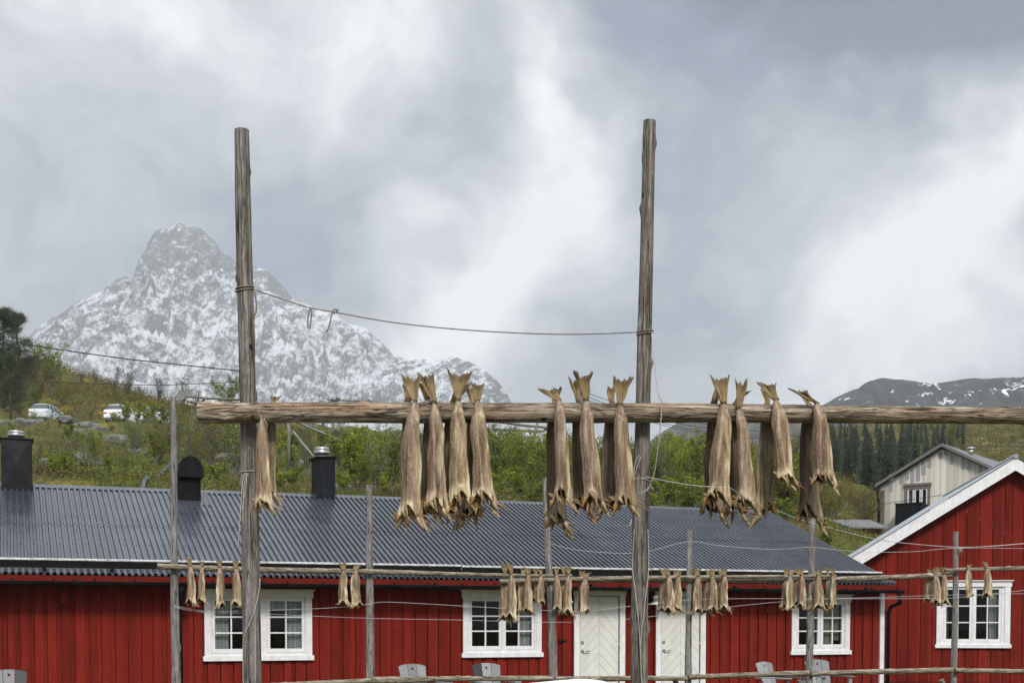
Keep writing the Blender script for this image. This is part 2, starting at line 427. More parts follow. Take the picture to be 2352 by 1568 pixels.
def leaf_mat(name, c0, c1, c2, trans=.40):
    m = bpy.data.materials.new(name); m.use_nodes = True
    t = m.node_tree; t.nodes.clear()
    tn = attr(t, 'tone').outputs['Fac']
    r = mth(t, 'MULTIPLY', mth(t, 'SUBTRACT', orand(t), .5), .35)
    c = ramp(t, mth(t, 'ADD', tn, r, clamp=True), [(0.0, c0), (.5, c1), (1.0, c2)])
    d = nd(t, 'ShaderNodeBsdfPrincipled', {'Base Color': c, 'Roughness': .65, 'Specular IOR Level': .12}).outputs[0]
    tl = nd(t, 'ShaderNodeBsdfTranslucent', {0: c}).outputs[0]
    mx = nd(t, 'ShaderNodeMixShader', {0: trans, 1: d, 2: tl})
    nd(t, 'ShaderNodeOutputMaterial', {0: mx.outputs[0]})
    return m
M['leaf'] = leaf_mat('fresh_birch_leaves', (.042, .062, .006), (.140, .180, .016), (.33, .36, .045))
M['leafolive'] = leaf_mat('olive_willow_leaves', (.060, .050, .008), (.150, .125, .018), (.27, .235, .045))
M['needle'] = leaf_mat('spruce_needles', (.010, .018, .012), (.022, .036, .020), (.045, .062, .030), .1)
M['pine'] = leaf_mat('pine_needles', (.016, .024, .010), (.042, .058, .020), (.09, .11, .035), .2)
M['grassm'] = leaf_mat('grass_blades', (.075, .050, .022), (.085, .090, .020), (.16, .19, .030), .3)
M['mossm'] = leaf_mat('undergrowth_leaves', (.040, .050, .010), (.095, .13, .022), (.24, .25, .04), .3)
M['deadm'] = leaf_mat('dead_fern', (.10, .060, .030), (.20, .13, .07), (.34, .26, .16), .2)
M['bark'] = material('grey_bark', lambda t: ramp(t, noise(t, objc(t), 14.0, 4), [(.3, (.055, .048, .042)), (.7, (.19, .175, .155))]), .9)
M['barkdark'] = material('dark_bark', lambda t: ramp(t, noise(t, objc(t), 10.0, 4), [(.3, (.035, .028, .022)), (.7, (.10, .085, .070))]), .9)
def rock_base(t):
    o = objc(t)
    n = noise(t, o, 2.2, 6, .65)
    c = ramp(t, n, [(.3, (.06, .06, .062)), (.6, (.15, .148, .15)), (.8, (.25, .245, .24))])
    nz_ = nd(t, 'ShaderNodeSeparateXYZ', {0: nd(t, 'ShaderNodeNewGeometry').outputs['Normal']}).outputs[2]
    mo = mth(t, 'MULTIPLY', sstep(t, nz_, .45, .9), sstep(t, noise(t, o, 1.5, 4, .6), .48, .6))
    return mixc(t, mo, c, (.10, .105, .02))
M['rock'] = material('mossy_rock', rock_base, .85, lambda t: (noise(t, objc(t), 6.0, 6, .65), .6, .08))

def ground_base(t):
    o = objc(t)
    n1 = noise(t, o, .16, 5, .6); n2 = noise(t, o, .9, 5, .65); n3 = noise(t, o, 5.0, 4, .65)
    c = ramp(t, n2, [(.28, (.035, .040, .012)), (.48, (.075, .085, .020)), (.62, (.115, .120, .024)), (.78, (.16, .145, .03))])
    c = mixc(t, mth(t, 'MULTIPLY', sstep(t, n1, .42, .58), .85), c, (.085, .064, .024))
    c = mixc(t, mth(t, 'MULTIPLY', sstep(t, n3, .52, .72), .6), c, (.05, .036, .018))
    n4 = noise(t, mapping(t, o, (.45, .45, .45), (7, 3, 1)), 1.0, 5, .62)
    c = mixc(t, mth(t, 'MULTIPLY', sstep(t, n4, .56, .66), .8), c, (.20, .155, .022))
    c = mixc(t, mth(t, 'MULTIPLY', sstep(t, noise(t, mapping(t, o, (.6, .6, .6), (1, 9, 4)), 1.0, 5, .65), .60, .68), .7), c, (.13, .085, .045))
    return c
M['ground'] = material('mossy_grass_ground', ground_base, .95, lambda t: (noise(t, objc(t), 3.0, 6, .7), .8, .25), spec=.1)
M['gravel'] = material('road_gravel', lambda t: ramp(t, noise(t, objc(t), 4.0, 5), [(.3, (.09, .085, .08)), (.7, (.17, .165, .16))]), .95)

def mountain_mat(name, rock0, rock1, snow, s_lo, s_hi, scale, veg=None, top=None, strata=()):
    def base(t):
        o = nd(t, 'ShaderNodeNewGeometry')
        pos = o.outputs['Position']
        nzv = nd(t, 'ShaderNodeSeparateXYZ', {0: o.outputs['Normal']}).outputs[2]
        v = mapping(t, pos, (scale * .8, scale * .8, scale * 1.7), (0, 0, 0), (0.1, .38, 0))
        n1 = noise(t, v, 1.0, 7, .66, .6)
        n2 = noise(t, mapping(t, pos, (scale * 3.0, scale * 3.0, scale * 5.0), (5, 1, 2), (-.15, .5, .5)), 1.0, 6, .7, 1.0)
        v3 = mth(t, 'ABSOLUTE', mth(t, 'SUBTRACT', noise(t, mapping(t, pos, (scale * 1.3, scale * 1.3, scale * 1.5), (9, 4, 3), (0, .5, 0)), 1.0, 5, .62, 1.2), .5))
        vein = mth(t, 'SUBTRACT', 1.0, sstep(t, v3, .004, .05))
        f = mth(t, 'ADD', mth(t, 'MULTIPLY', nzv, .40), mth(t, 'MULTIPLY', mth(t, 'SUBTRACT', n1, .5), .9))
        f = mth(t, 'ADD', f, mth(t, 'MULTIPLY', mth(t, 'SUBTRACT', n2, .5), .85))
        for dip, al, ac, wg, sd in strata:         # beds and gullies running across the face at an angle
            q = mapping(t, mapping(t, pos, (1, .35, 1), (0, 0, 0), (0, R(dip), 0)), (al, (al + ac) * .5, ac), (sd, sd, sd))
            f = mth(t, 'ADD', f, mth(t, 'MULTIPLY', mth(t, 'SUBTRACT', noise(t, q, 1.0, 5, .60, .5), .5), wg))
        f = mth(t, 'ADD', f, mth(t, 'MULTIPLY', vein, .20))
        big = noise(t, mapping(t, pos, (scale * .16, scale * .16, scale * .16)), 1.0, 4, .6, .8)
        f = mth(t, 'ADD', f, mth(t, 'MULTIPLY', mth(t, 'SUBTRACT', big, .5), .8))
        if top: f = mth(t, 'SUBTRACT', f, mth(t, 'MULTIPLY', sstep(t, nd(t, 'ShaderNodeSeparateXYZ', {0: pos}).outputs[2], top[0], top[1]), top[2]))
        f = sstep(t, f, s_lo, s_hi)
        rk = ramp(t, n2, [(.3, rock0), (.7, rock1)])
        if veg: rk = mixc(t, sstep(t, noise(t, mapping(t, pos, (scale * 1.2,) * 3), 1.0, 5, .6), .42, .62), rk, veg)
        return mixc(t, f, rk, snow)
    return material(name, base, .9, lambda t: (noise(t, mapping(t, nd(t, 'ShaderNodeNewGeometry').outputs['Position'], (scale * 2,) * 3), 1.0, 7, .7), .8, 1.2 / scale * .08), spec=.2)
M['mount'] = mountain_mat('snow_streaked_rock', (.040, .047, .053), (.100, .110, .117), (.56, .58, .60), .12, .50, .060, top=(540, 740, .20), strata=((62, .010, .075, 1.0, 3), (-28, .012, .09, .75, 8), (20, .02, .13, .5, 5)))
M['mountdark'] = mountain_mat('bare_shoulder_rock', (.035, .042, .048), (.085, .095, .102), (.56, .58, .60), .18, .56, .065, strata=((28, .010, .085, 1.15, 13), (-50, .012, .08, .6, 18), (35, .02, .16, .6, 15)))
M['ridge'] = mountain_mat('dark_rock_and_snow', (.034, .039, .045), (.070, .076, .080), (.80, .82, .84), .54, .66, .040, (.046, .045, .038), strata=((20, .010, .06, .5, 2), (-15, .02, .12, .4, 6)))
M['knoll'] = mountain_mat('bare_grey_rock', (.06, .062, .066), (.13, .13, .135), (.8, .8, .8), 1.6, 1.7, .05, (.075, .070, .050))
# ------------------------------------------------------------------ terrain, mountains
TCOL = {  # frame column -> (distance, frame height of the ground) pairs; the ground is level before the first distance
    -1400: (28, [(45, 1080), (60, 1040), (80, 990), (105, 955), (115, 947), (140, 905), (180, 835), (240, 820)]),
    0: (30.5, [(45, 1100), (60, 1064), (80, 1012), (105, 978), (115, 972), (140, 922), (180, 842), (235, 826)]),
    110: (31, [(45, 1104), (60, 1066), (80, 1016), (105, 979), (115, 973), (140, 928), (178, 862), (225, 866)]),
    240: (31.5, [(45, 1110), (60, 1068), (80, 1020), (105, 982), (115, 976), (140, 938), (172, 896), (215, 900)]),
    400: (32.5, [(45, 1120), (60, 1080), (80, 1030), (105, 990), (115, 985), (140, 960), (170, 946), (210, 955)]),
    600: (33.5, [(45, 1135), (60, 1092), (80, 1042), (105, 1012), (115, 1006), (140, 996), (170, 988), (200, 998)]),
    800: (35, [(45, 1146), (60, 1098), (80, 1040), (105, 1008), (115, 1004), (140, 1001), (170, 1006), (200, 1020)]),
    1000: (36, [(45, 1160), (60, 1118), (80, 1068), (105, 1042), (140, 1032), (175, 1034), (210, 1050)]),
    1300: (38, [(45, 1176), (60, 1138), (80, 1096), (105, 1080), (140, 1076), (175, 1080), (210, 1095)]),
    1600: (40, [(46, 1192), (60, 1160), (80, 1126), (105, 1114), (140, 1105), (175, 1106), (230, 1100)]),
    1850: (41, [(48, 1215), (60, 1190), (80, 1160), (105, 1140), (140, 1110), (175, 1080), (230, 1025), (300, 985)]),
    2000: (42, [(48, 1262), (60, 1236), (80, 1206), (105, 1178), (140, 1130), (175, 1090), (230, 1030), (300, 980)]),
    2352: (46, [(60, 1262), (80, 1225), (105, 1180), (140, 1110), (175, 1060), (230, 1000), (300, 955)]),
    3600: (46, [(60, 1262), (80, 1225), (105, 1180), (140, 1110), (175, 1060), (230, 1000), (300, 945)])}
_tk = sorted(TCOL)
_td = []
for k in _tk:
    d0, prs = TCOL[k]
    ds = [0, d0] + [d for d, y in prs]
    zs = [0, 0] + [1.6 + (1430.0 - y) / F * d for d, y in prs]
    ds += [ds[-1] + 160]; zs += [2.0]
    _td.append((np.array(ds, float), np.array(zs, float)))
def ground_z(X, Y, bumps=True):
    X, Y = np.asarray(X, float), np.asarray(Y, float)
    xp = np.clip(CX + F * X / np.maximum(Y, 6.0), _tk[0], _tk[-1])
    zz = np.stack([np.interp(Y, d, z) for d, z in _td])
    i = np.clip(np.searchsorted(_tk, xp, side='right') - 1, 0, len(_tk) - 2)
    k = np.array(_tk, float)
    f = np.clip((xp - k[i]) / (k[i + 1] - k[i]), 0, 1)
    z = np.take_along_axis(zz, i[None], 0)[0] * (1 - f) + np.take_along_axis(zz, i[None] + 1, 0)[0] * f
    if bumps:
        m = (.16 * smooth01(Y, 42, 50) + .84 * smooth01(Y, 60, 110)) * (1 - smooth01(Y, 300, 420))
        rd = 1 - .9 * (smooth01(Y, 103, 107) * (1 - smooth01(Y, 114, 119)) * smooth01(-xp, -700, -500))
        z = z + m * rd * (fbm(X * .11, Y * .11, 0, 3, 4) * 1.0 + np.maximum(fbm(X * .33, Y * .33, 0, 9, 3), 0) * .8)
    return z
def gz(x, y): return float(ground_z(np.array([x]), np.array([y]))[0])
def gp(px, Y):                                   # ground point in this column at distance Y
    X = (px - CX) / F * Y
    return np.array([X, Y, gz(X, Y)])
gx = np.concatenate([np.linspace(-2400, -150, 24), np.arange(-140, 145, 1.3), np.linspace(160, 2400, 24)])
gy = np.concatenate([np.linspace(-250, 24, 8), np.arange(26, 125, 1.1), np.arange(126, 260, 2.4), np.arange(265, 480, 9), np.linspace(500, 3150, 18)])
GX, GY = np.meshgrid(gx, gy)
GZ = ground_z(GX, GY)
def grid_faces(ny, nx):
    a = np.arange(ny * nx).reshape(ny, nx)
    return np.stack([a[:-1, :-1], a[:-1, 1:], a[1:, 1:], a[1:, :-1]], -1).reshape(-1, 4)
tag(array_mesh('ground', np.stack([GX, GY, GZ], -1).reshape(-1, 3), grid_faces(*GX.shape), M['ground']), kind='structure')

def hill(name, sil, D, front, back, fexp, rough, nsx, mat, nx, ny, seed, gully=1.0, base=0.0):
    """a mountain whose ridge runs at distance D; sil is its ridge line (frame coordinates)"""
    px = np.array([s[0] for s in sil], float); py = np.array([s[1] for s in sil], float)
    xs = (px - CX) / F * D
    zs = 1.6 + (1430 - py) / F * D
    X = np.linspace(xs[0], xs[-1], nx)
    t = np.linspace(-1, 1, ny)
    Y = np.where(t < 0, D + t * front, D + t * back)
    XX, YY = np.meshgrid(X, Y)
    tt = np.where(YY < D, (D - YY) / front, (YY - D) / back)
    ridge = np.interp(X, xs, zs)
    ridge = ridge + fbm(X / nsx * 2.2, 0 * X, 0, seed + 50, 4) * rough * .10
    # the ridge line spreads and softens away from the crest
    sm = ridge.copy()
    kn = max(3, nx // 14)
    ker = np.hanning(2 * kn + 1); ker /= ker.sum()
    sm = np.convolve(np.pad(ridge, kn, mode='edge'), ker, 'valid')
    mixw = smooth01(tt, 0.0, .45)
    crest = ridge[None] * (1 - mixw) + sm[None] * mixw
    Z = base + (crest - base) * (1 - tt ** fexp)
    amp = smooth01(tt, 0.0, .16) * (1 - smooth01(tt, .85, 1.0))
    w = fbm(XX / nsx * .7, YY / nsx * .7, 0, seed + 3, 3) * nsx * .35
    n = ridged((XX + w + .5 * YY) / nsx, (YY - w - .4 * XX) / (nsx * .8), 0, seed, 6, .55) * gully
    n2 = fbm(XX / nsx * 3.1, YY / nsx * 3.1, Z / nsx * 3.1, seed + 9, 5, .6)
    Z = Z + amp * rough * (n * .50 + n2 * .30)
    # ledges
    st = rough * .55
    Z = Z + amp * st * .10 * np.sin(2 * np.pi * (Z + .3 * XX + n2 * st * 2) / st)
    # keep the crest the skyline
    lim = 1.6 + (np.interp(XX * D / YY, X, ridge) - 1.6) / D * YY
    Z = np.where(YY < D, np.minimum(Z, lim - .002 * D * tt), Z)
    v = np.stack([XX, YY, np.maximum(Z, -2)], -1).reshape(-1, 3)
    return tag(array_mesh(name, v, grid_faces(ny, nx), M[mat], smooth=True), kind='structure')
MAIN = [(-500, 1250), (-200, 1100), (60, 980), (180, 860), (250, 760), (290, 690), (318, 642), (324, 616), (332, 598), (348, 578), (354, 560), (362, 545), (372, 533), (392, 527), (412, 521), (432, 518), (452, 519), (470, 525), (484, 535), (497, 545), (507, 553), (514, 570), (530, 585), (552, 602), (570, 612), (600, 622), (622, 632), (640, 645), (656, 661), (672, 680), (690, 686), (715, 690), (745, 699), (775, 714), (800, 726), (830, 744), (855, 757), (875, 773), (893, 793), (905, 812), (915, 835), (940, 880), (1000, 960), (1150, 1120), (1400, 1300)]
SHOULDER = [(-700, 1150), (-350, 980), (-120, 880), (20, 805), (80, 771), (110, 748), (150, 722), (190, 697), (225, 678), (250, 661), (262, 650), (285, 636), (304, 631), (312, 640), (326, 655), (344, 672), (362, 686), (370, 705), (372, 722), (385, 740), (400, 756), (440, 800), (470, 832), (500, 852), (530, 885), (570, 925), (640, 990), (760, 1090), (900, 1200)]
DOME = [(420, 1180), (560, 1060), (680, 980), (760, 925), (830, 870), (880, 838), (910, 814), (945, 817), (968, 822), (990, 828), (1015, 824), (1040, 820), (1070, 827), (1098, 837), (1122, 852), (1142, 868), (1160, 890), (1172, 910), (1182, 935), (1195, 965), (1222, 985), (1245, 1010), (1300, 1080), (1400, 1200)]
hill('mountain', MAIN, 2700, 1150, 300, .80, 85, 150, 'mount', 420, 200, 11)
hill('mountain', SHOULDER, 2480, 900, 250, .80, 66, 110, 'mountdark', 360, 150, 23)
hill('mountain', DOME, 2350, 800, 250, .80, 52, 90, 'mountdark', 340, 130, 37)
RIDGE = [(1300, 1240), (1650, 1060), (1800, 970), (1870, 935), (1905, 917), (1930, 904), (1950, 898), (1966, 896), (1972, 888), (1990, 880), (2012, 876), (2040, 878), (2065, 877), (2100, 882), (2130, 886), (2150, 882), (2175, 878), (2205, 874), (2225, 872), (2245, 875), (2262, 876), (2285, 872), (2320, 870), (2352, 868), (2500, 850), (2800, 870), (3400, 1000), (3900, 1200)]
hill('ridge_hill', RIDGE, 820, 330, 150, 1.1, 12, 55, 'ridge', 420, 110, 51)
KNOLL = [(1330, 1130), (1440, 1060), (1500, 1006), (1524, 986), (1545, 971), (1562, 962), (1600, 952), (1700, 944), (1790, 952), (1838, 966), (1866, 990), (1900, 1020), (1980, 1100), (2100, 1200)]
hill('rocky_knoll', KNOLL, 560, 220, 90, 1.0, 9, 40, 'knoll', 240, 90, 67)

# gravel road cut across the slope
rd = []
for px in range(-200, 640, 20):
    a, b = gp(px, 106.5), gp(px, 114.5)
    rd.append((a + [0, 0, .06], b + [0, 0, .06]))
rv = np.array([q for pr in rd for q in pr])
tag(array_mesh('road', rv, [(2 * k, 2 * k + 1, 2 * k + 3, 2 * k + 2) for k in range(len(rd) - 1)], M['gravel']), kind='structure')
# ------------------------------------------------------------------ long red house
TH = R(20.9)
HT = np.array([math.cos(TH), math.sin(TH), 0]); HN = np.array([-math.sin(TH), math.cos(TH), 0])
HA = np.array([(1375 - CX) / F * 25.4, 25.4, 0.0])
def HF(s, p, z): return HA + HT * s + HN * p + np.array([0, 0, z])
def hpx(px, py, p=0.0):                          # frame point -> (s, z) on the plane p of the long house
    q = on_plane(px, py, HA + HN * p, HN) - HA
    return float(q @ HT), float(q[2])
S0, S1 = -15.0, hpx(2019, 1450)[0]
PD = 9.3                                          # depth of the house
house = thing('long_house', HF((S0 + S1) / 2, PD / 2, 0), 'long red boarded cabin row with a dark ribbed metal roof and white doors', 'house')

def board_wall(mb, fr, s0, s1, ztop, z0, openings, pitch, rng, wide=.62, proud=.022, dark=True):
    """vertical overlapping boards as one profiled skin; openings = (s0, s1, z0, z1)"""
    s = s0
    while s < s1:
        e = min(s + pitch * rng.uniform(.9, 1.1), s1)
        m = s + (e - s) * wide
        mb.face([fr(s - .002, .028, z0), fr(e + .002, .028, z0), fr(e + .002, .028, min(ztop(e), ztop(s)) - .01), fr(s - .002, .028, min(ztop(e), ztop(s)) - .01)], None, .8) if not any(o[0] < e and o[1] > s for o in openings) else None
        for a, b, d in ((s + .005, m, proud), (m + .002, e - .006, 0.001)):
            b = min(b, s1)
            if b <= a: continue
            iv = [(z0, None)]
            cuts = sorted((o[2], o[3]) for o in openings if o[0] < (a + b) / 2 < o[1])
            spans, cur = [], z0
            for c0, c1 in cuts:
                if c0 > cur: spans.append((cur, c0, False))
                cur = max(cur, c1)
            spans.append((cur, None, True))
            tn = rng.uniform(.72, 1.15) * (1.0 if d else .88)
            if rng.random() < .22:                 # a butt joint part way up the board
                za, zb, tp = spans[-1]; zj = rng.uniform(.7, 1.9)
                if zj > za + .2: spans[-1:] = [(za, zj, False), (zj + .009, zb, tp)]
            for za, zb, top in spans:
                ta = ztop(a) if top else zb; tb = ztop(b) if top else zb
                if min(ta, tb) <= za: 
                    if max(ta, tb) <= za: continue
                    ta, tb = max(ta, za + .001), max(tb, za + .001)
                mb.face([fr(a, -d, za), fr(b, -d, za), fr(b, -d, tb), fr(a, -d, ta)], None, tn)
                if d:
                    mb.face([fr(a, .03, za), fr(a, -d, za), fr(a, -d, ta), fr(a, .03, ta)], None, tn * .9)
                    mb.face([fr(b, -d, za), fr(b, .03, za), fr(b, .03, tb), fr(b, -d, tb)], None, tn * .9)
        s = e

def window(parent, fr, s0, s1, z0, z1, sashes, rng, curtains=(), rows=3, cols=2, name='window', cas=.11, head=.15, sill=.085, casmat='white'):
    """casing outer edge s0..s1, z0..z1; sashes = list of (a, b) within it"""
    w = MB()
    w.box(fr, (s0, -.05, z0 + sill), (s0 + cas, -.006, z1 - head)); w.box(fr, (s1 - cas, -.05, z0 + sill), (s1, -.006, z1 - head))
    w.box(fr, (s0 - .025, -.058, z1 - head), (s1 + .025, -.006, z1 - .02)); w.box(fr, (s0 - .06, -.095, z1 - .02), (s1 + .06, -.006, z1))
    w.box(fr, (s0 - .03, -.075, z0), (s1 + .03, -.006, z0 + sill))
    w.box(fr, (s0 + cas, -.035, z0 + sill), (s1 - cas, .03, z0 + sill + .05))
    wo = w.build(name, M[casmat], parent)
    # fixed members between the sashes
    edges = [s0 + cas] + [q for sp in sashes for q in sp] + [s1 - cas]
    for k in range(0, len(edges), 2):
        if edges[k + 1] - edges[k] > .004:
            f = MB(); f.box(fr, (edges[k], -.030, z0 + sill + .05), (edges[k + 1], .05, z1 - head)); f.build('window_frame', M[casmat], wo)
    for i, (a, b) in enumerate(sashes):
        zb, zt = z0 + sill + .055, z1 - head - .004
        st = .058
        q = MB()
        q.box(fr, (a + .004, -.022, zb), (a + st, .03, zt)); q.box(fr, (b - st, -.022, zb), (b - .004, .03, zt))
        q.box(fr, (a + st, -.022, zb), (b - st, .03, zb + st + .012)); q.box(fr, (a + st, -.022, zt - st), (b - st, .03, zt))
        ga, gb, gc, gd = a + st, b - st, zb + st + .012, zt - st
        for c in range(1, cols):
            x = ga + (gb - ga) * c / cols
            q.box(fr, (x - .013, -.018, gc), (x + .013, .020, gd))
        for r in range(1, rows):
            z = gc + (gd - gc) * r / rows
            for c in range(cols):
                xa = ga + (gb - ga) * c / cols + (.013 if c else 0); xb = ga + (gb - ga) * (c + 1) / cols - (.013 if c < cols - 1 else 0)
                q.box(fr, (xa, -.016, z - .013), (xb, .018, z + .013))
        q.build('sash', M['white'], wo)
        g = MB(); g.face([fr(ga - .005, .008, gc - .005), fr(gb + .005, .008, gc - .005), fr(gb + .005, .008, gd + .005), fr(ga - .005, .008, gd + .005)])
        g.build('pane', M['glass'], wo)
        for (ci, c0, c1, zc0, zc1, cm) in curtains:
            if ci != i: continue
            m = MB(); n = 36
            pts = [(ga + (gb - ga) * (c0 + (c1 - c0) * k / n), .10 + .022 * math.sin(k * 1.35 + 1.0) + .01 * rng.uniform(-1, 1)) for k in range(n + 1)]
            za, zb2 = gc + (gd - gc) * zc0, gc + (gd - gc) * zc1
            wv = .05 if zc0 > .5 else 0
            for k in range(n):
                d0_, d1_ = (wv * abs(math.sin(k * .13)), wv * abs(math.sin((k + 1) * .13)))
                m.face([fr(pts[k][0], pts[k][1], za - d0_), fr(pts[k + 1][0], pts[k + 1][1], za - d1_), fr(pts[k + 1][0], pts[k + 1][1], zb2), fr(pts[k][0], pts[k][1], zb2)], None, 1, True)
            m.build('curtain', M[cm], wo)
    return wo

rng = random.Random(5)
def wrect(x0, x1, y0, y1, inset):
    a, zt = hpx(x0, y0); b, _ = hpx(x1, y0)
    _, zb = hpx((x0 + x1) / 2, y1); _, zt = hpx((x0 + x1) / 2, y0)
    return a, b, zb, zt
W1 = wrect(468, 715, 1352, 1516, 0); W2 = wrect(1062, 1242, 1354, 1508, 0); W3 = wrect(1817, 1950, 1364, 1502, 0)
D1 = wrect(1317, 1434, 1354, 1640, 0); D2 = wrect(1505, 1619, 1357, 1640, 0)
EAVE_Z, EAVE_P, PITCHR = 2.392, -.46, 0.378
RIDGE_P = 4.62
RIDGE_Z = EAVE_Z + PITCHR * (RIDGE_P - EAVE_P)
def roofz(p): return RIDGE_Z - PITCHR * abs(p - RIDGE_P)
ops = [(w[0] + .06, w[1] - .06, w[2] + .04, w[3] - .06) for w in (W1, W2, W3)] + [(d[0] + .06, d[1] - .06, -1, d[3] - .05) for d in (D1, D2)]
SJ = hpx(414, 1450)[0]                             # joint in the facade, by the black downpipe
mb = MB()
board_wall(mb, HF, S0, SJ, lambda s: 2.42, .12, ops, .212, rng)
board_wall(mb, HF, SJ, S1, lambda s: 2.42, .12, ops, .222, rng)
for s in (S0, S1):                                 # gable ends and back
    mb.prism([(0.03, .12), (PD, .12), (PD, 2.4), (RIDGE_P, RIDGE_Z - .1), (0.03, 2.4)], lambda a, b, c, s=s: HF(s + b, a, c), -.03 if s == S1 else 0, 0 if s == S1 else .03, .9)
mb.face([HF(S0, PD, 0), HF(S0, PD, 2.4), HF(S1, PD, 2.4), HF(S1, PD, 0)], None, .9)
mb.build('wall', M['red'], house)
m = MB(); m.box(HF, (S0, .01, -.1), (S1, PD, .12)); m.build('foundation', material('concrete', (.22, .215, .205), .9), house)
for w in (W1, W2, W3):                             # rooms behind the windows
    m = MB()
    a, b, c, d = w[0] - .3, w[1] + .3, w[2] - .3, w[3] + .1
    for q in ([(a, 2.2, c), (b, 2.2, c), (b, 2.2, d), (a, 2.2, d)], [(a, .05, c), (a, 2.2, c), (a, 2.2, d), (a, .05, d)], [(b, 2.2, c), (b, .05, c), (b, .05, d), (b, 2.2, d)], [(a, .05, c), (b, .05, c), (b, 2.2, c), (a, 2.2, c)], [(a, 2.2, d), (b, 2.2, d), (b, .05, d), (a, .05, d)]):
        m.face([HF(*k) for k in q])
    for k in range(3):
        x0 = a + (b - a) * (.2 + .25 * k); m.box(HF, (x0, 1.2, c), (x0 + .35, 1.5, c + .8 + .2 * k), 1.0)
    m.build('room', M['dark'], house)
def fracs(w, lst): return [(w[0] + (w[1] - w[0]) * a, w[0] + (w[1] - w[0]) * b) for a, b in lst]
window(house, HF, *W1, fracs(W1, [(.066, .425), (.575, .935)]), rng, [(0, .02, .45, 0, 1, 'curtain'), (1, .55, 1.0, 0, .96, 'curtain'), (1, .0, 1.0, .86, 1.0, 'curtain'), (0, .0, 1.0, .88, 1.0, 'curtain')])
window(house, HF, *W2, fracs(W2, [(.078, .495), (.507, .915)]), rng, [(1, .55, 1.0, 0, .8, 'curtain')])
window(house, HF, *W3, fracs(W3, [(.088, .492), (.505, .91)]), rng, [(1, .05, .62, 0, 1, 'curtainy'), (1, .7, 1.0, 0.1, 1, 'curtainy'), (0, .75, 1.0, 0, 1, 'curtain')])

def door(parent, fr, s0, s1, zt, hinge, rng):
    z0 = .14
    c = .115
    lf = MB(); a, b, zb = s0 + c + .012, s1 - c - .012, zt - .12
    lf.box(fr, (a, -.012, z0), (b, .04, zb))
    dr = lf.build('door', M['groove'], parent)
    pl = MB(); mid = (a + b) / 2; pitch = .205
    for side in (-1, 1):
        lo, hi = (a + .012, mid - .002) if side < 0 else (mid + .002, b - .012)
        k = -12
        while k < 16:
            base = 1.02 + k * pitch
            poly = [(lo, z0 + .012), (hi, z0 + .012), (hi, zb - .012), (lo, zb - .012)]
            # chevrons rise to the middle: base <= z + |x - mid| <= base + pitch
            poly = clip_poly(poly, side, 1, base + pitch - .007 + side * mid) if poly else poly
            poly = clip_poly(poly, -side, -1, -(base) - side * mid) if poly else poly
            if len(poly) >= 3: pl.prism(poly, fr, -.021, -.0125, 1.0)
            k += 1
    pl.build('door_panel', M['doorwhite'], dr)
    cs = MB()
    cs.box(fr, (s0, -.052, z0), (s0 + c, -.006, zt - .11)); cs.box(fr, (s1 - c, -.052, z0), (s1, -.006, zt - .11))
    cs.box(fr, (s0 - .02, -.058, zt - .11), (s1 + .02, -.006, zt - .02)); cs.box(fr, (s0 - .05, -.09, zt - .02), (s1 + .05, -.006, zt))
    cs.build('door_frame', M['white'], dr)
    h = MB()
    hx, hz = a + .055, 1.06
    h.tube([fr(hx, -.021, hz), fr(hx, -.034, hz)], .030, 14); h.tube([fr(hx, -.03, hz), fr(hx, -.068, hz)], .011, 10)
    h.tube([fr(hx - .01, -.066, hz), fr(hx + .05, -.070, hz), fr(hx + .135, -.066, hz + .002)], .0105, 10)
    h.build('handle', M['steel'], dr)
    l = MB(); l.tube([fr(hx, -.021, hz + .165), fr(hx, -.040, hz + .165)], [.034, .029], 16); l.build('lock', M['steel'], dr)
    for z in (.5, 1.12, 1.88):
        hg = MB(); hg.tube([fr(b + .004, -.026, z), fr(b + .004, -.026, z + .11)], .010, 8); hg.build('hinge', M['steel'], dr)
    return dr
door(house, HF, D1[0], D1[1], D1[3], 1, rng); door(house, HF, D2[0], D2[1], D2[3], 1, rng)

# roof: ribbed front sheet, plain back slope
def ribbed(mb, fr, s0, s1, p0, p1, zf, pitch=.107, hgt=.042, tone=1.0):
    s = s0; q_ = 0; rr_ = random.Random(4)
    prof = [(0, 0), (.40, 0), (.52, 1), (.88, 1), (1.0, 0)]
    while s < s1:
        if q_ % 10 == 0: tone = rr_.uniform(.78, 1.18)   # one sheet covers ten ribs
        q_ += 1
        for (a, ha), (b, hb) in zip(prof[:-1], prof[1:]):
            x0, x1 = s + a * pitch, min(s + b * pitch, s1)
            if x1 <= x0: continue
            q = [(x0, p0, ha), (x1, p0, hb), (x1, p1, hb), (x0, p1, ha)]
            mb.face([fr(x, p, zf(p) + h * hgt) for x, p, h in q], None, tone)
            mb.face([fr(x, p, zf(p) + h * hgt - .004) for x, p, h in q[::-1]], None, tone)
            mb.face([fr(x1, p0, zf(p0) + hb * hgt), fr(x0, p0, zf(p0) + ha * hgt), fr(x0, p0, zf(p0) + ha * hgt - .004), fr(x1, p0, zf(p0) + hb * hgt - .004)], None, tone)
        s += pitch
SR = hpx(2060, 1329, EAVE_P)[0]
mb = MB()
ribbed(mb, HF, S0 - .3, SR, EAVE_P, 2.30, roofz)
ribbed(mb, HF, S0 - .3, SR, 2.12, RIDGE_P - .02, lambda p: roofz(p) + .006)
mb.face([HF(S0 - .3, RIDGE_P, roofz(RIDGE_P)), HF(SR, RIDGE_P, roofz(RIDGE_P)), HF(SR, PD + .45, roofz(PD + .45)), HF(S0 - .3, PD + .45, roofz(PD + .45))])
roof = mb.build('roof', M['roof'], house)
m = MB()
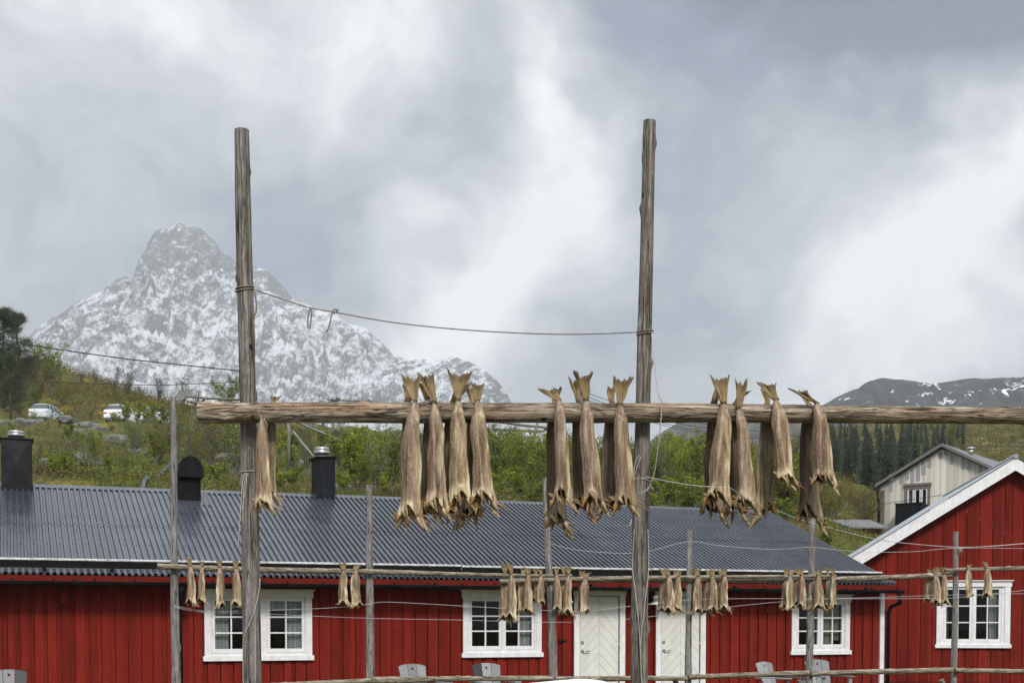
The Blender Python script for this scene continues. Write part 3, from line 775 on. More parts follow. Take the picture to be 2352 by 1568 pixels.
m.prism([(RIDGE_P - .17, roofz(RIDGE_P - .17) + .030), (RIDGE_P, RIDGE_Z + .045), (RIDGE_P + .17, roofz(RIDGE_P + .17) + .030), (RIDGE_P, RIDGE_Z + .012)], lambda a, b, c: HF(b, a, c), S0 - .3, SR + .02)
m.build('ridge_cap', M['roof'], roof)
m = MB()                                           # screw heads in two rows and along the ridge
for pr, k0 in ((1.1, 0), (2.85, 1)):
    s = S0
    while s < SR:
        m.tube([HF(s + .021 + k0 * .0, pr, roofz(pr) + .001), HF(s + .021, pr, roofz(pr) + .010)], .011, 6); s += .214
s = S0
while s < SR: 
    m.tube([HF(s, RIDGE_P - .14, roofz(RIDGE_P - .14) + .03), HF(s, RIDGE_P - .14, roofz(RIDGE_P - .14) + .043)], .010, 6); s += .214
m.build('roof_screw', M['black'], roof)['kind'] = 'stuff'
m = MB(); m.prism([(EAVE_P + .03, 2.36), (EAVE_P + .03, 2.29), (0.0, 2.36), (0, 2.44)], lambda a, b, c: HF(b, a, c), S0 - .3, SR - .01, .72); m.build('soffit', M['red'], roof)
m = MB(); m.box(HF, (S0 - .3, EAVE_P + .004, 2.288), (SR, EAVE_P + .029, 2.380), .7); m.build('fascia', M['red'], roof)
gut = MB()
gs0, gs1 = S0 - .3, SR + .11
prev = None
for k in range(9):
    th = math.pi * k / 8
    pt = (EAVE_P - .062 - .060 * math.cos(th), 2.275 - .062 * math.sin(th))
    if prev:
        gut.face([HF(gs0, prev[0], prev[1]), HF(gs1, prev[0], prev[1]), HF(gs1, pt[0], pt[1]), HF(gs0, pt[0], pt[1])], None, 1, True)
    prev = pt
gut.tube([HF(gs0, EAVE_P - .122, 2.277), HF(gs1, EAVE_P - .122, 2.277)], .009, 6)
gut.prism([(EAVE_P - .122, 2.275), (EAVE_P - .105, 2.232), (EAVE_P - .062, 2.213), (EAVE_P - .02, 2.232), (EAVE_P - .002, 2.275)], lambda a, b, c: HF(b, a, c), gs1 - .004, gs1)
for k in range(7):
    s = S0 + 2.2 + k * 3.1
    gut.tube([HF(s, EAVE_P - .062, 2.272), HF(s + .05, EAVE_P - .062, 2.272)], .067, 10)
gt = gut.build('gutter', M['black'], roof)
s = S0 + .5
while s < SR:
    m = MB(); m.box(HF, (s, EAVE_P - .012, 2.28), (s + .035, EAVE_P + .003, 2.335)); m.box(HF, (s, EAVE_P - .12, 2.283), (s + .03, EAVE_P - .013, 2.289)); m.build('gutter_bracket', M['black'], roof); s += .64
# snow guard: tarred board with a peeling white top edge standing on brackets along the eave
pg = EAVE_P + .17
def SG(s, d, h): return HF(s, pg + d + .12 * h, roofz(pg) + h + PITCHR * d)
s, k = S0, 0
lens = [4.1, 3.6, 4.4, 3.9, 4.2, 3.7, 4.0]
while s < SR - .4:
    e = min(s + lens[k % 7], SR - .22)
    m = MB(); m.box(SG, (s + .01, -.014, .055), (e - .01, .014, .176 + .006 * (k % 3))); m.build('snow_guard', M['tar'], roof)
    m = MB(); m.box(SG, (s + .01, -.019, .177 + .006 * (k % 3)), (e - .01, .019, .198 + .006 * (k % 3))); m.build('snow_guard_edge', M['peel'], roof)
    s = e; k += 1
s = S0 + .6
while s < SR - .3:
    m = MB(); m.box(SG, (s, -.03, .02), (s + .05, -.015, .185)); m.box(SG, (s, -.03, .018), (s + .05, .30, .030)); m.build('snow_guard_bracket', M['tar'], roof); s += 1.06
# corner board, downpipes, vent box, lamps, latch
m = MB(); m.box(HF, (S1 - .005, -.05, .1), (S1 + .10, -.004, 2.41)); m.build('corner_board', M['white'], house)
m = MB(); sx_ = SR + .02
m.tube([HF(sx_, EAVE_P - .06, 2.22), HF(sx_, EAVE_P - .06, 2.14), HF(S1 + .25, EAVE_P + .08, 2.03), HF(S1 + .17, -.16, 1.94), HF(S1 + .16, -.10, 1.82), HF(S1 + .16, -.10, .2)], .042, 12)
m.build('downpipe', M['black'], house)
m = MB(); sd = hpx(411, 1440)[0]
m.tube([HF(sd, EAVE_P - .06, 2.22), HF(sd, EAVE_P - .05, 2.12), HF(sd, -.12, 1.92), HF(sd, -.085, 1.80), HF(sd, -.085, .2)], .046, 12)
m.build('downpipe', M['black'], house)
m = MB(); a, zt = hpx(137, 1368); b, zb = hpx(155, 1379)
m.box(HF, (a, -.11, zb), (b, -.02, zt + .1)); m.box(HF, (a - .01, -.135, zb - .03), (b + .01, -.02, zb)); m.build('vent_box', M['red'], house)
for px, py in ((1289, 1379), (1494, 1384)):
    s, z = hpx(px, py)
    m = MB(); m.box(HF, (s - .05, -.06, z - .02), (s + .05, -.01, z + .13)); m.tube([HF(s, -.05, z + .08), HF(s, -.20, z + .10), HF(s, -.24, z + .06)], .013, 8)
    lp = m.build('wall_lamp', M['black'], house)
    m = MB(); m.tube([HF(s, -.24, z + .055), HF(s, -.24, z + .03), HF(s, -.24, z - .03), HF(s, -.24, z - .035)], [.03, .06, .155, .150], 20); m.build('lamp_shade', M['white'], lp)
    m = MB(); m.tube([HF(s, -.24, z + .05), HF(s, -.24, z + .085), HF(s, -.24, z + .13), HF(s, -.24, z + .16)], [.045, .062, .055, .02], 16); m.build('lamp_glass', M['doorwhite'], lp)
s, z = hpx(1288, 1471); m = MB(); m.box(HF, (s - .06, -.05, z - .02), (s + .05, -.024, z + .025)); m.box(HF, (s + .05, -.045, z - .012), (s + .10, -.03, z + .012)); m.build('latch', M['black'], house)
s, z = hpx(1762, 1400); m = MB(); m.box(HF, (s - .07, -.06, z - .06), (s + .06, -.02, z + .05)); m.box(HF, (s - .08, -.075, z + .05), (s + .07, -.02, z + .065)); m.build('vent_box', M['red'], house)

# chimneys and the vent hood
def cowl(mb, c, r, h):
    mb.tube([c + [0, 0, 0], c + [0, 0, h * .30]], r * .72, 22)
    mb.tube([c + [0, 0, h * .30], c + [0, 0, h * .36]], [r * .74, r * .98], 22)
    mb.tube([c + [0, 0, h * .34], c + [0, 0, h * .78]], r, 22); mb.tube([c + [0, 0, h * .46], c + [0, 0, h * .52]], r * 1.04, 22)
    mb.tube([c + [0, 0, h * .78], c + [0, 0, h * .86]], [r * 1.06, r * 1.02], 22); mb.tube([c + [0, 0, h * .86], c + [0, 0, h]], [r * .95, r * .90], 22)
s0, z0 = hpx(3, 1110, RIDGE_P - .35); s1, _ = hpx(75, 1110, RIDGE_P - .35); zt = hpx(40, 1008, RIDGE_P - .35)[1]
m = MB()
pf = RIDGE_P - .35
m.box(HF, (s0, pf, RIDGE_Z - .3), (s1, pf + .62, zt)); m.box(HF, (s0 - .03, pf - .03, zt), (s1 + .03, pf + .65, zt + .022))
cx_, cz_ = (s0 + s1) / 2, (RIDGE_Z - .08 + zt) / 2     # shallow cross-break: four facets of the front sheet
for a, b in (((s0, RIDGE_Z - .1), (s1, RIDGE_Z - .1)), ((s1, RIDGE_Z - .1), (s1, zt)), ((s1, zt), (s0, zt)), ((s0, zt), (s0, RIDGE_Z - .1))):
    m.face([HF(a[0], pf - .003, a[1]), HF(b[0], pf - .003, b[1]), HF(cx_, pf - .07, cz_)])
ch = m.build('chimney', M['chimgrey'], house)
m = MB(); c0, zc = hpx(37, 1006, pf + .3); wr = (hpx(58, 1000, pf + .3)[0] - hpx(17, 1000, pf + .3)[0]) / 2
cowl(m, HF(c0, pf + .3, zt + .02), wr, hpx(37, 990, pf + .3)[1] - zt - .02); m.build('chimney_cowl', M['steel'], ch)
pf = RIDGE_P - .30
s0, _ = hpx(730, 1130, pf); s1, _ = hpx(770, 1130, pf); zt = hpx(750, 1049, pf)[1]
m = MB(); m.box(HF, (s0, pf, RIDGE_Z - .3), (s1, pf + .62, zt))
capm = MB(); capm.prism([(s0 - .05, zt - .012), (s1 + .05, zt + .004), (s1 + .05, zt + .018), (s0 - .05, zt + .006)], HF, pf - .05, pf + .67)
ch = m.build('chimney', M['sooty'], house); capm.build('chimney_cap', M['sooty'], ch)
m = MB(); wr = (hpx(757, 1038, pf + .3)[0] - hpx(722, 1038, pf + .3)[0]) / 2; sc_ = hpx(739.5, 1040, pf + .3)[0]
cowl(m, HF(sc_, pf + .31, zt + .01), wr, hpx(740, 1028, pf + .31)[1] - zt - .01); m.build('chimney_cowl', M['steel'], ch)
# round-topped vent hood on the front slope
pv = None
for q in np.arange(.5, 4.5, .02):
    s_, z_ = hpx(437, 1153, q)
    if z_ >= roofz(q): pv = q
    else: 
        if pv is not None: break
pv = pv or 3.6
sv = hpx(437, 1150, pv)[0]
wv = (hpx(462, 1130, pv)[0] - hpx(413, 1130, pv)[0]) / 2; zh = hpx(437, 1095, pv)[1]; ztop = hpx(437, 1048, pv)[1]
rh = (hpx(468, 1095, pv - .05)[0] - hpx(406, 1095, pv - .05)[0]) / 2
m = MB(); m.box(HF, (sv - wv, pv, roofz(pv) - .12), (sv + wv, pv + .5, zh + .05)); vt = m.build('vent_hood', M['black'], house)
m = MB(); n = 18; hh = ztop - zh
pts = [(sv + rh * math.cos(math.pi * k / n), zh + .02 + (hh - .02) * math.sin(math.pi * k / n) ** .9) for k in range(n + 1)]
pts = [(sv + rh, zh - .01)] + pts + [(sv - rh, zh - .01)]
m.prism(pts, HF, pv - .10, pv + .60); m.build('hood_cover', M['black'], vt)
m = MB()
fa, fb = hpx(400, 1166, pv - .1)[0], hpx(482, 1166, pv - .1)[0]
m.face([HF(x, p, roofz(p) + .034) for x, p in ((fa, pv - .24), (fb, pv - .24), (fb, pv + .75), (fa, pv + .75))])
m.face([HF(x, pv - .24, z) for x, z in ((fa, roofz(pv - .24) + .034), (fb, roofz(pv - .24) + .034), (fb, roofz(pv - .24) + .004), (fa, roofz(pv - .24) + .004))])
m.build('flashing', M['roof'], vt)

# ------------------------------------------------------------------ red gable house on the right
GY0 = 30.5
pk = P(2327, 1055, GY0)
ga = R(-9.0)
GT = np.array([math.cos(ga), math.sin(ga), 0]); GN = np.array([-math.sin(ga), math.cos(ga), 0])
def GF(s, p, z): return np.array([pk[0], GY0, 0]) + GT * s + GN * p + np.array([0, 0, z])
def gpx(px, py, p=0.0):
    q = on_plane(px, py, np.array([pk[0], GY0, 0]) + GN * p, GN) - np.array([pk[0], GY0, 0])
    return float(q @ GT), float(q[2])
gl = gpx(1965, 1276)
gm = (pk[2] - gl[1]) / (0 - gl[0])
HWG = -gpx(1905, 1340)[0] - .25
gab = thing('gable_house', GF(0, 4.5, 0), 'red boarded house end with white barge boards under a pale metal roof', 'house')
wx = [gpx(2151, 1400)[0], gpx(2320, 1400)[0], gpx(2230, 1487)[1], gpx(2230, 1332)[1]]
mb = MB()
ztg = lambda s: pk[2] - .12 - gm * abs(s)
rng = random.Random(9)
board_wall(mb, GF, -HWG, 0, ztg, .2, [(wx[0] + .06, wx[1] - .06, wx[2] + .04, wx[3] - .06)], .262, rng, .72, .02)
board_wall(mb, GF, 0, HWG, ztg, .2, [(wx[0] + .06, wx[1] - .06, wx[2] + .04, wx[3] - .06)], .262, rng, .72, .02)
for s in (-HWG, HWG):
    mb.face([GF(s, 0.03, 0), GF(s, 9, 0), GF(s, 9, ztg(s)), GF(s, 0.03, ztg(s))])
mb.face([GF(-HWG, 9, 0), GF(HWG, 9, 0), GF(HWG, 9, ztg(HWG)), GF(0, 9, ztg(0)), GF(-HWG, 9, ztg(HWG))])
mb.face([GF(-HWG, .02, 0), GF(HWG, .02, 0), GF(HWG, .02, .2), GF(-HWG, .02, .2)])
mb.build('wall', M['red'], gab)
rg = MB()
HW2 = HWG + .25
zr = lambda s: pk[2] + .03 - gm * abs(s)
ribbed(rg, lambda s, p, z: GF(p, s, z), -.30, 9.3, -HW2, -.02, lambda p: zr(p), .2, .016)
rg.face([GF(0, -.30, zr(0)), GF(HW2, -.30, zr(HW2)), GF(HW2, 9.3, zr(HW2)), GF(0, 9.3, zr(0))])
gr = rg.build('roof', M['roofpale'], gab)
for sg in (-1, 1):
    m = MB(); bw = .285
    pts = [(0, pk[2] + .005), (sg * HW2, pk[2] + .005 - gm * HW2), (sg * HW2, pk[2] + .005 - gm * HW2 - bw), (0, pk[2] + .005 - bw)]
    m.prism(pts, GF, -.285, -.255); m.build('barge_board', M['white'], gr)
    m = MB(); m.prism([(0, pk[2] - .03), (sg * HW2, pk[2] - .03 - gm * HW2), (sg * HW2, pk[2] - .06 - gm * HW2), (0, pk[2] - .06)], GF, -.254, .02); m.build('soffit', M['white'], gr)
m = MB(); m.tube([GF(0, -.31, pk[2] + .04), GF(0, 9.3, pk[2] + .04)], .06, 10); m.build('ridge_cap', M['roofpale'], gr)
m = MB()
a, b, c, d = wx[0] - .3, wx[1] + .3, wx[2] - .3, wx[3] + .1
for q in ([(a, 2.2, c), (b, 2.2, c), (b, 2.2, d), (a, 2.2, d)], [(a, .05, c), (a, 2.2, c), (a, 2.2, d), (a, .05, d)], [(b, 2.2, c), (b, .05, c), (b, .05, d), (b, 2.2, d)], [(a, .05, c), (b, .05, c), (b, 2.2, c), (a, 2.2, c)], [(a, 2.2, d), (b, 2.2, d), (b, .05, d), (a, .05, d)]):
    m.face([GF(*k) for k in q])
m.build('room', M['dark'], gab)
window(gab, GF, *wx, fracs(wx, [(.098, .485), (.505, .88)]), rng, [(1, .55, 1.0, 0, 1, 'curtain'), (0, .0, .12, 0, 1, 'curtain')], cas=.125)

# ------------------------------------------------------------------ cream house further back
BY0 = 60.0
bp = P(2167, 1019, BY0)
bb = R(-37)
BT = np.array([math.cos(bb), math.sin(bb), 0]); BN = np.array([-math.sin(bb), math.cos(bb), 0])
def BF(s, p, z): return np.array([bp[0], bp[1], 0]) + BT * s + BN * p + np.array([0, 0, z])
def bpx(px, py, p=0.0):
    q = on_plane(px, py, np.array([bp[0], bp[1], 0]) + BN * p, BN) - np.array([bp[0], bp[1], 0])
    return float(q @ BT), float(q[2])
bs, _ = bpx(2022, 1150); be = bpx(2010, 1112, -.25)
bm = (bp[2] - be[1]) / (-be[0])
bwall = bpx(2022, 1100)[0]
zb = 4.2
cream = thing('cream_house', BF(0, 4, zb), 'weathered cream boarded house with a black balcony behind the red gable', 'house')
mb = MB()
bw_ = [bpx(2078, 1150)[0], bpx(2137, 1150)[0], bpx(2107, 1196)[1], bpx(2107, 1114)[1]]
board_wall(mb, BF, bwall, -bwall, lambda s: bp[2] - .2 - bm * abs(s), zb, [(bw_[0] + .05, bw_[1] - .05, bw_[2] + .05, bw_[3] - .05)], .26, random.Random(3), .8, .018)
for s in (bwall, -bwall):
    zt_ = bp[2] - .2 - bm * abs(s)
    mb.face([BF(s, .03, zb), BF(s, 9, zb), BF(s, 9, zt_), BF(s, .03, zt_)])
mb.face([BF(bwall, 9, zb), BF(-bwall, 9, zb), BF(-bwall, 9, bp[2] - .2 + bm * bwall), BF(0, 9, bp[2] - .2), BF(bwall, 9, bp[2] - .2 + bm * bwall)])
mb.build('wall', M['cream'], cream)
r_ = random.Random(8); s = bwall + .4              # boards stripped to grey under the verge
while s < -bwall:
    t_ = bp[2] - .25 - bm * abs(s); m = MB(); m.box(BF, (s, -.024, t_ - r_.uniform(.25, .95)), (s + .2, -.019, t_)); m.build('bare_board', M['patch'], cream); s += .26 if r_.random() < .8 else .52
M['roofgrey'] = material('grey_slate_roof', (.15, .15, .155), .7, spec=.2)
rb = MB()
for sg in (-1, 1):
    e_ = sg * abs(be[0])
    rb.prism([(0, bp[2]), (e_, bp[2] - bm * abs(e_)), (e_, bp[2] - bm * abs(e_) - .14), (0, bp[2] - .14)], BF, -.3, 9.3)
rfb = rb.build('roof', M['roofgrey'], cream)
for k, (px, py) in enumerate(((2190, 1021), (2226, 1036))):
    m = MB(); c = BF(bpx(px, py, 3.5)[0], 3.5, bpx(px, py + 14, 3.5)[1]) if False else BF(.6 + k * 1.2, 2.0 + k * 1.0, bp[2] - bm * (.6 + k * 1.2))
    m.tube([c, c + [0, 0, .25]], .13, 12); m.tube([c + [0, 0, .25], c + [0, 0, .32]], [.20, .18], 12); m.build('chimney', M['steel'], rfb)
m = MB(); m.box(BF, (bw_[0] - .04, -.08, bw_[3]), (bw_[1] + .05, -.02, bw_[3] + .09))
m.build('drip_board', M['taupe'], cream)
bwo = window(cream, BF, *bw_, fracs(bw_, [(.11, .36), (.38, .63), (.65, .89)]), random.Random(2), [(0, 0, .75, 0, 1, 'curtain'), (2, .4, 1, 0, 1, 'curtain')], rows=1, cols=1, casmat='taupe')
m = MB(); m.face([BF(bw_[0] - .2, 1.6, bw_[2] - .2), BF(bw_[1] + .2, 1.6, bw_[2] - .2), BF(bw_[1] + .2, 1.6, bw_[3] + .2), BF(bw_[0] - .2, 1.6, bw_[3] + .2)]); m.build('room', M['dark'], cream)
w2 = [bpx(2232, 1105)[0], bpx(2285, 1100)[0], bpx(2250, 1170)[1], bpx(2250, 1096)[1]]
m = MB(); m.box(BF, (w2[0], -.05, w2[2]), (w2[1], -.02, w2[3])); wq = m.build('window', M['taupe'], cream)
m = MB(); m.box(BF, (w2[0] + .15, -.056, w2[2]), (w2[1] - .15, -.051, w2[3] - .2)); m.build('pane', M['dark'], wq)
b0 = bpx(2057, 1158, -.9)[0]; b1 = bpx(2118, 1158, -.9)[0]; bz1 = bpx(2080, 1157, -.9)[1]
m = MB(); m.box(BF, (b0, -.92, bz1 - 1.0), (b1, -.88, bz1)); m.box(BF, (b0, -.88, bz1 - 1.0), (b0 + .04, -.02, bz1)); m.box(BF, (b1 - .04, -.88, bz1 - 1.0), (b1, -.02, bz1)); m.box(BF, (b0 - .03, -.95, bz1), (b1 + .03, -.85, bz1 + .05)); m.box(BF, (b0, -.88, bz1 - 1.05), (b1, -.02, bz1 - .98))
m.build('balcony', M['black'], cream)
m = MB(); m.tube([BF(be[0] + .05, -.1, bp[2] + bm * be[0] - .2), BF(be[0] + .05, -.1, bp[2] + bm * be[0] - .4), BF(bwall - .02, -.1, bp[2] + bm * be[0] - .9), BF(bwall - .02, -.1, zb)], .06, 10); m.build('downpipe', M['black'], cream)
m = MB(); m.box(BF, (bwall, -.045, zb), (bwall + .22, -.019, bp[2] - .35 + bm * bwall)); m.build('corner_board', M['taupe'], cream)
m = MB(); a = bpx(2049, 1097); m.box(BF, (a[0] - .12, -.08, a[1] - .15), (a[0] + .12, -.02, a[1] + .15)); m.build('vent_box', M['cream'], cream)
# ------------------------------------------------------------------ drying racks
def wobble_tube(name, pts, rad, mat, parent, n=22, seg=60, seed=1, amp=.05, knots=0, endmat=None, flat=0.0):
    """a trunk-like pole along pts with uneven surface, knots and cut ends"""
    pts = np.asarray(pts, float)
    L = np.concatenate([[0], np.cumsum(np.linalg.norm(np.diff(pts, axis=0), axis=1))])
    t = np.linspace(0, L[-1], seg + 1)
    c = np.stack([np.interp(t, L, pts[:, k]) for k in range(3)], 1)
    rr = np.interp(t, L, rad)
    tan = np.gradient(c, axis=0); tan /= np.linalg.norm(tan, axis=1)[:, None]
    t0 = tan[0]
    ref = np.array([0, -1.0, 0]) if abs(t0[1]) < .9 else np.array([1.0, 0, 0])
    a = ref[None] - tan * (tan @ ref)[:, None]; a /= np.linalg.norm(a, axis=1)[:, None]
    b = np.cross(tan, a)
    th = 2 * np.pi * np.arange(n) / n
    TT, HH = np.meshgrid(t, th, indexing='ij')
    q = 1 + amp * (vnoise(np.cos(HH) * 1.3 + seed, np.sin(HH) * 1.3, TT * 2.2, seed) * .6 + vnoise(np.cos(HH) * 3.5, np.sin(HH) * 3.5 + seed, TT * 9, seed + 5) * .45)
    q = q + flat * np.round(vnoise(np.cos(HH) * 2.4, np.sin(HH) * 2.4, TT * 3.5, seed + 8) * 2) / 2
    rg_ = random.Random(seed)
    for k in range(knots):
        kt, kh, ks = rg_.uniform(0, L[-1]), rg_.uniform(0, 2 * math.pi), rg_.uniform(.014, .024)
        ks *= 1.15; d2 = ((TT - kt) / ks) ** 2 + ((np.angle(np.exp(1j * (HH - kh))) * rr[:, None]) / ks) ** 2
        q = q + np.exp(-d2) * rg_.uniform(.18, .42)
    r2 = rr[:, None] * q
    v = c[:, None] + r2[..., None] * (np.cos(HH)[..., None] * a[:, None] + np.sin(HH)[..., None] * b[:, None])
    v = v.reshape(-1, 3)
    f, uv = [], []
    circ = 2 * math.pi * float(np.mean(rr))
    for i in range(seg):
        for j in range(n):
            j2 = (j + 1) % n
            f.append((i * n + j, i * n + j2, (i + 1) * n + j2, (i + 1) * n + j))
            u0, u1 = circ * j / n, circ * (j + 1) / n
            uv += [(u0, t[i]), (u1, t[i]), (u1, t[i + 1]), (u0, t[i + 1])]
    o = array_mesh(name, v, f, M[mat], parent, True, uv=uv)
    for end in (0, seg):                          # cut ends
        m = MB(); ring = v[end * n:(end + 1) * n]; ct = ring.mean(0) + tan[end] * (.003 if end else -.003)
        for j in range(n):
            m.face([ring[j], ring[(j + 1) % n], ct])
        m.build('cut_end', M[endmat or mat] if endmat else M['endgrain'], o)
    return o
YN = 7.0
near = thing('drying_rack', P(1020, 1560, YN) * [1, 1, 0], 'tall near fish drying rack of two thick grey posts and one long hewn log', 'drying rack')
def pole(pts, Y, seedr, **kw):
    c = [P(x, y, Y) for x, y, w in pts]
    r = [w / 2 / F * Y for x, y, w in pts]
    return c, r
c, r = pole([(555, 299, 33), (558, 450, 35), (562, 640, 36.5), (567, 800, 37), (570, 950, 37.5), (576, 1250, 40), (580, 1568, 43), (583, 1800, 45)], 7.10, 1)
c.append(c[-1] * [1, 1, 0] + [.003, 0, -.3]); r.append(.056)
wobble_tube('post', c, r, 'post', near, 26, 150, 4, .05, 16)
c, r = pole([(1492, 278, 27), (1488, 450, 29), (1484, 640, 31), (1480, 780, 33), (1477, 920, 34), (1474, 1050, 36), (1470, 1300, 37.5), (1468, 1568, 40), (1467, 1800, 42)], 7.10, 2)
c.append(c[-1] * [1, 1, 0] + [-.002, 0, -.3]); r.append(.052)
wobble_tube('post', c, r, 'post', near, 26, 150, 9, .05, 26)
c, r = pole([(457, 947.5, 48), (700, 947, 47), (1000, 948, 46), (1300, 948, 45), (1600, 948, 43), (1900, 951, 40), (2150, 953, 38), (2380, 955, 36), (2900, 958, 34)], YN, 3)
wobble_tube('beam', c, r, 'log', near, 34, 260, 21, .045, 18, flat=.035)

def YB(px): return 17.0 + 1.6 * (px - 400) / 1800.0     # the back rack runs slightly away to the right
back = thing('drying_rack', np.array([.5, 17.8, 0]), 'long lower fish drying rack of thin grey poles in front of the red cabins', 'drying rack')
for k, pts in enumerate([[(398, 912, 13), (399, 1050, 15), (400, 1300, 18), (402, 1420, 20), (405, 1568, 22)], [(848, 1113, 14), (848.5, 1300, 17), (850, 1450, 19), (851, 1568, 20)],
                         [(1251, 1098, 11), (1258, 1250, 15), (1266, 1400, 18), (1272, 1568, 20)], [(1584, 1217, 12), (1583, 1350, 14), (1580, 1568, 16)],
                         [(1866, 1190, 14), (1863, 1350, 16), (1858, 1568, 17)], [(2196, 1220, 11), (2194, 1400, 13), (2190, 1568, 15)]]):
    Y = YB(pts[0][0])
    c, r = pole(pts, Y, k)
    e = c[-1] + (c[-1] - c[-2]) * .55; e[2] = 0.0
    c += [e, e - [0, 0, .3]]; r += [r[-1] * 1.05] * 2
    wobble_tube('post', c, r, 'pole', back, 12, 70, 30 + k, .07, 14)
RAILS = {'a': [(362, 1300, 14), (575, 1308, 13), (850, 1312, 12), (1060, 1318, 9), (1200, 1321, 7), (1313, 1321, 6)],
         'b': [(1148, 1335, 12), (1300, 1330, 11), (1500, 1326, 10), (1715, 1324, 9), (1921, 1322, 6)],
         'c': [(1295, 1335, 5), (1500, 1333.5, 7), (1716, 1333.5, 9.5), (1900, 1330, 11), (2060, 1325, 12), (2187, 1319, 13)],
         'd': [(2171, 1309, 8), (2352, 1304, 10), (2700, 1298, 11)],
         'e': [(560, 1577, 13), (841, 1563, 12.5), (1000, 1560, 12)], 'f': [(852, 1559, 12), (1163, 1557, 12.5), (1268, 1557, 13)], 'g': [(1274, 1559, 14), (1450, 1557, 12), (1578, 1557, 11)],
         'h': [(1582, 1554, 12), (1715, 1549, 12), (1858, 1545, 13)], 'i': [(1862, 1546, 12), (1988, 1542, 12), (2188, 1538, 13)], 'j': [(2194, 1539, 12), (2352, 1541, 11), (2700, 1545, 11)]}
RYO = {'a': -.10, 'b': -.10, 'c': -.02, 'd': -.10}
def rail_at(key, px):
    q = RAILS[key]; return np.interp(px, [p[0] for p in q], [p[1] for p in q]), np.interp(px, [p[0] for p in q], [p[2] for p in q])
for k, (key, pts) in enumerate(RAILS.items()):
    off = RYO.get(key, -.09)
    c = [P(x, y, YB(x) + off) for x, y, w in pts]; r = [w / 2 / F * YB(x) for x, y, w in pts]
    wobble_tube('rail', c, r, 'rail', back, 12, 70, 60 + k, .08, 10)
for px, d in ((1579, -30), (1858, -22), (2190, -28), (1275, 26)):   # short props under the lower rail
    a, b = P(px + d, 1560, YB(px) - .05), P(px - 2, 1610, YB(px) - .02)
    wobble_tube('brace', [a, b], [.035, .035], 'oldwood', back, 8, 6, 90 + px, .1)

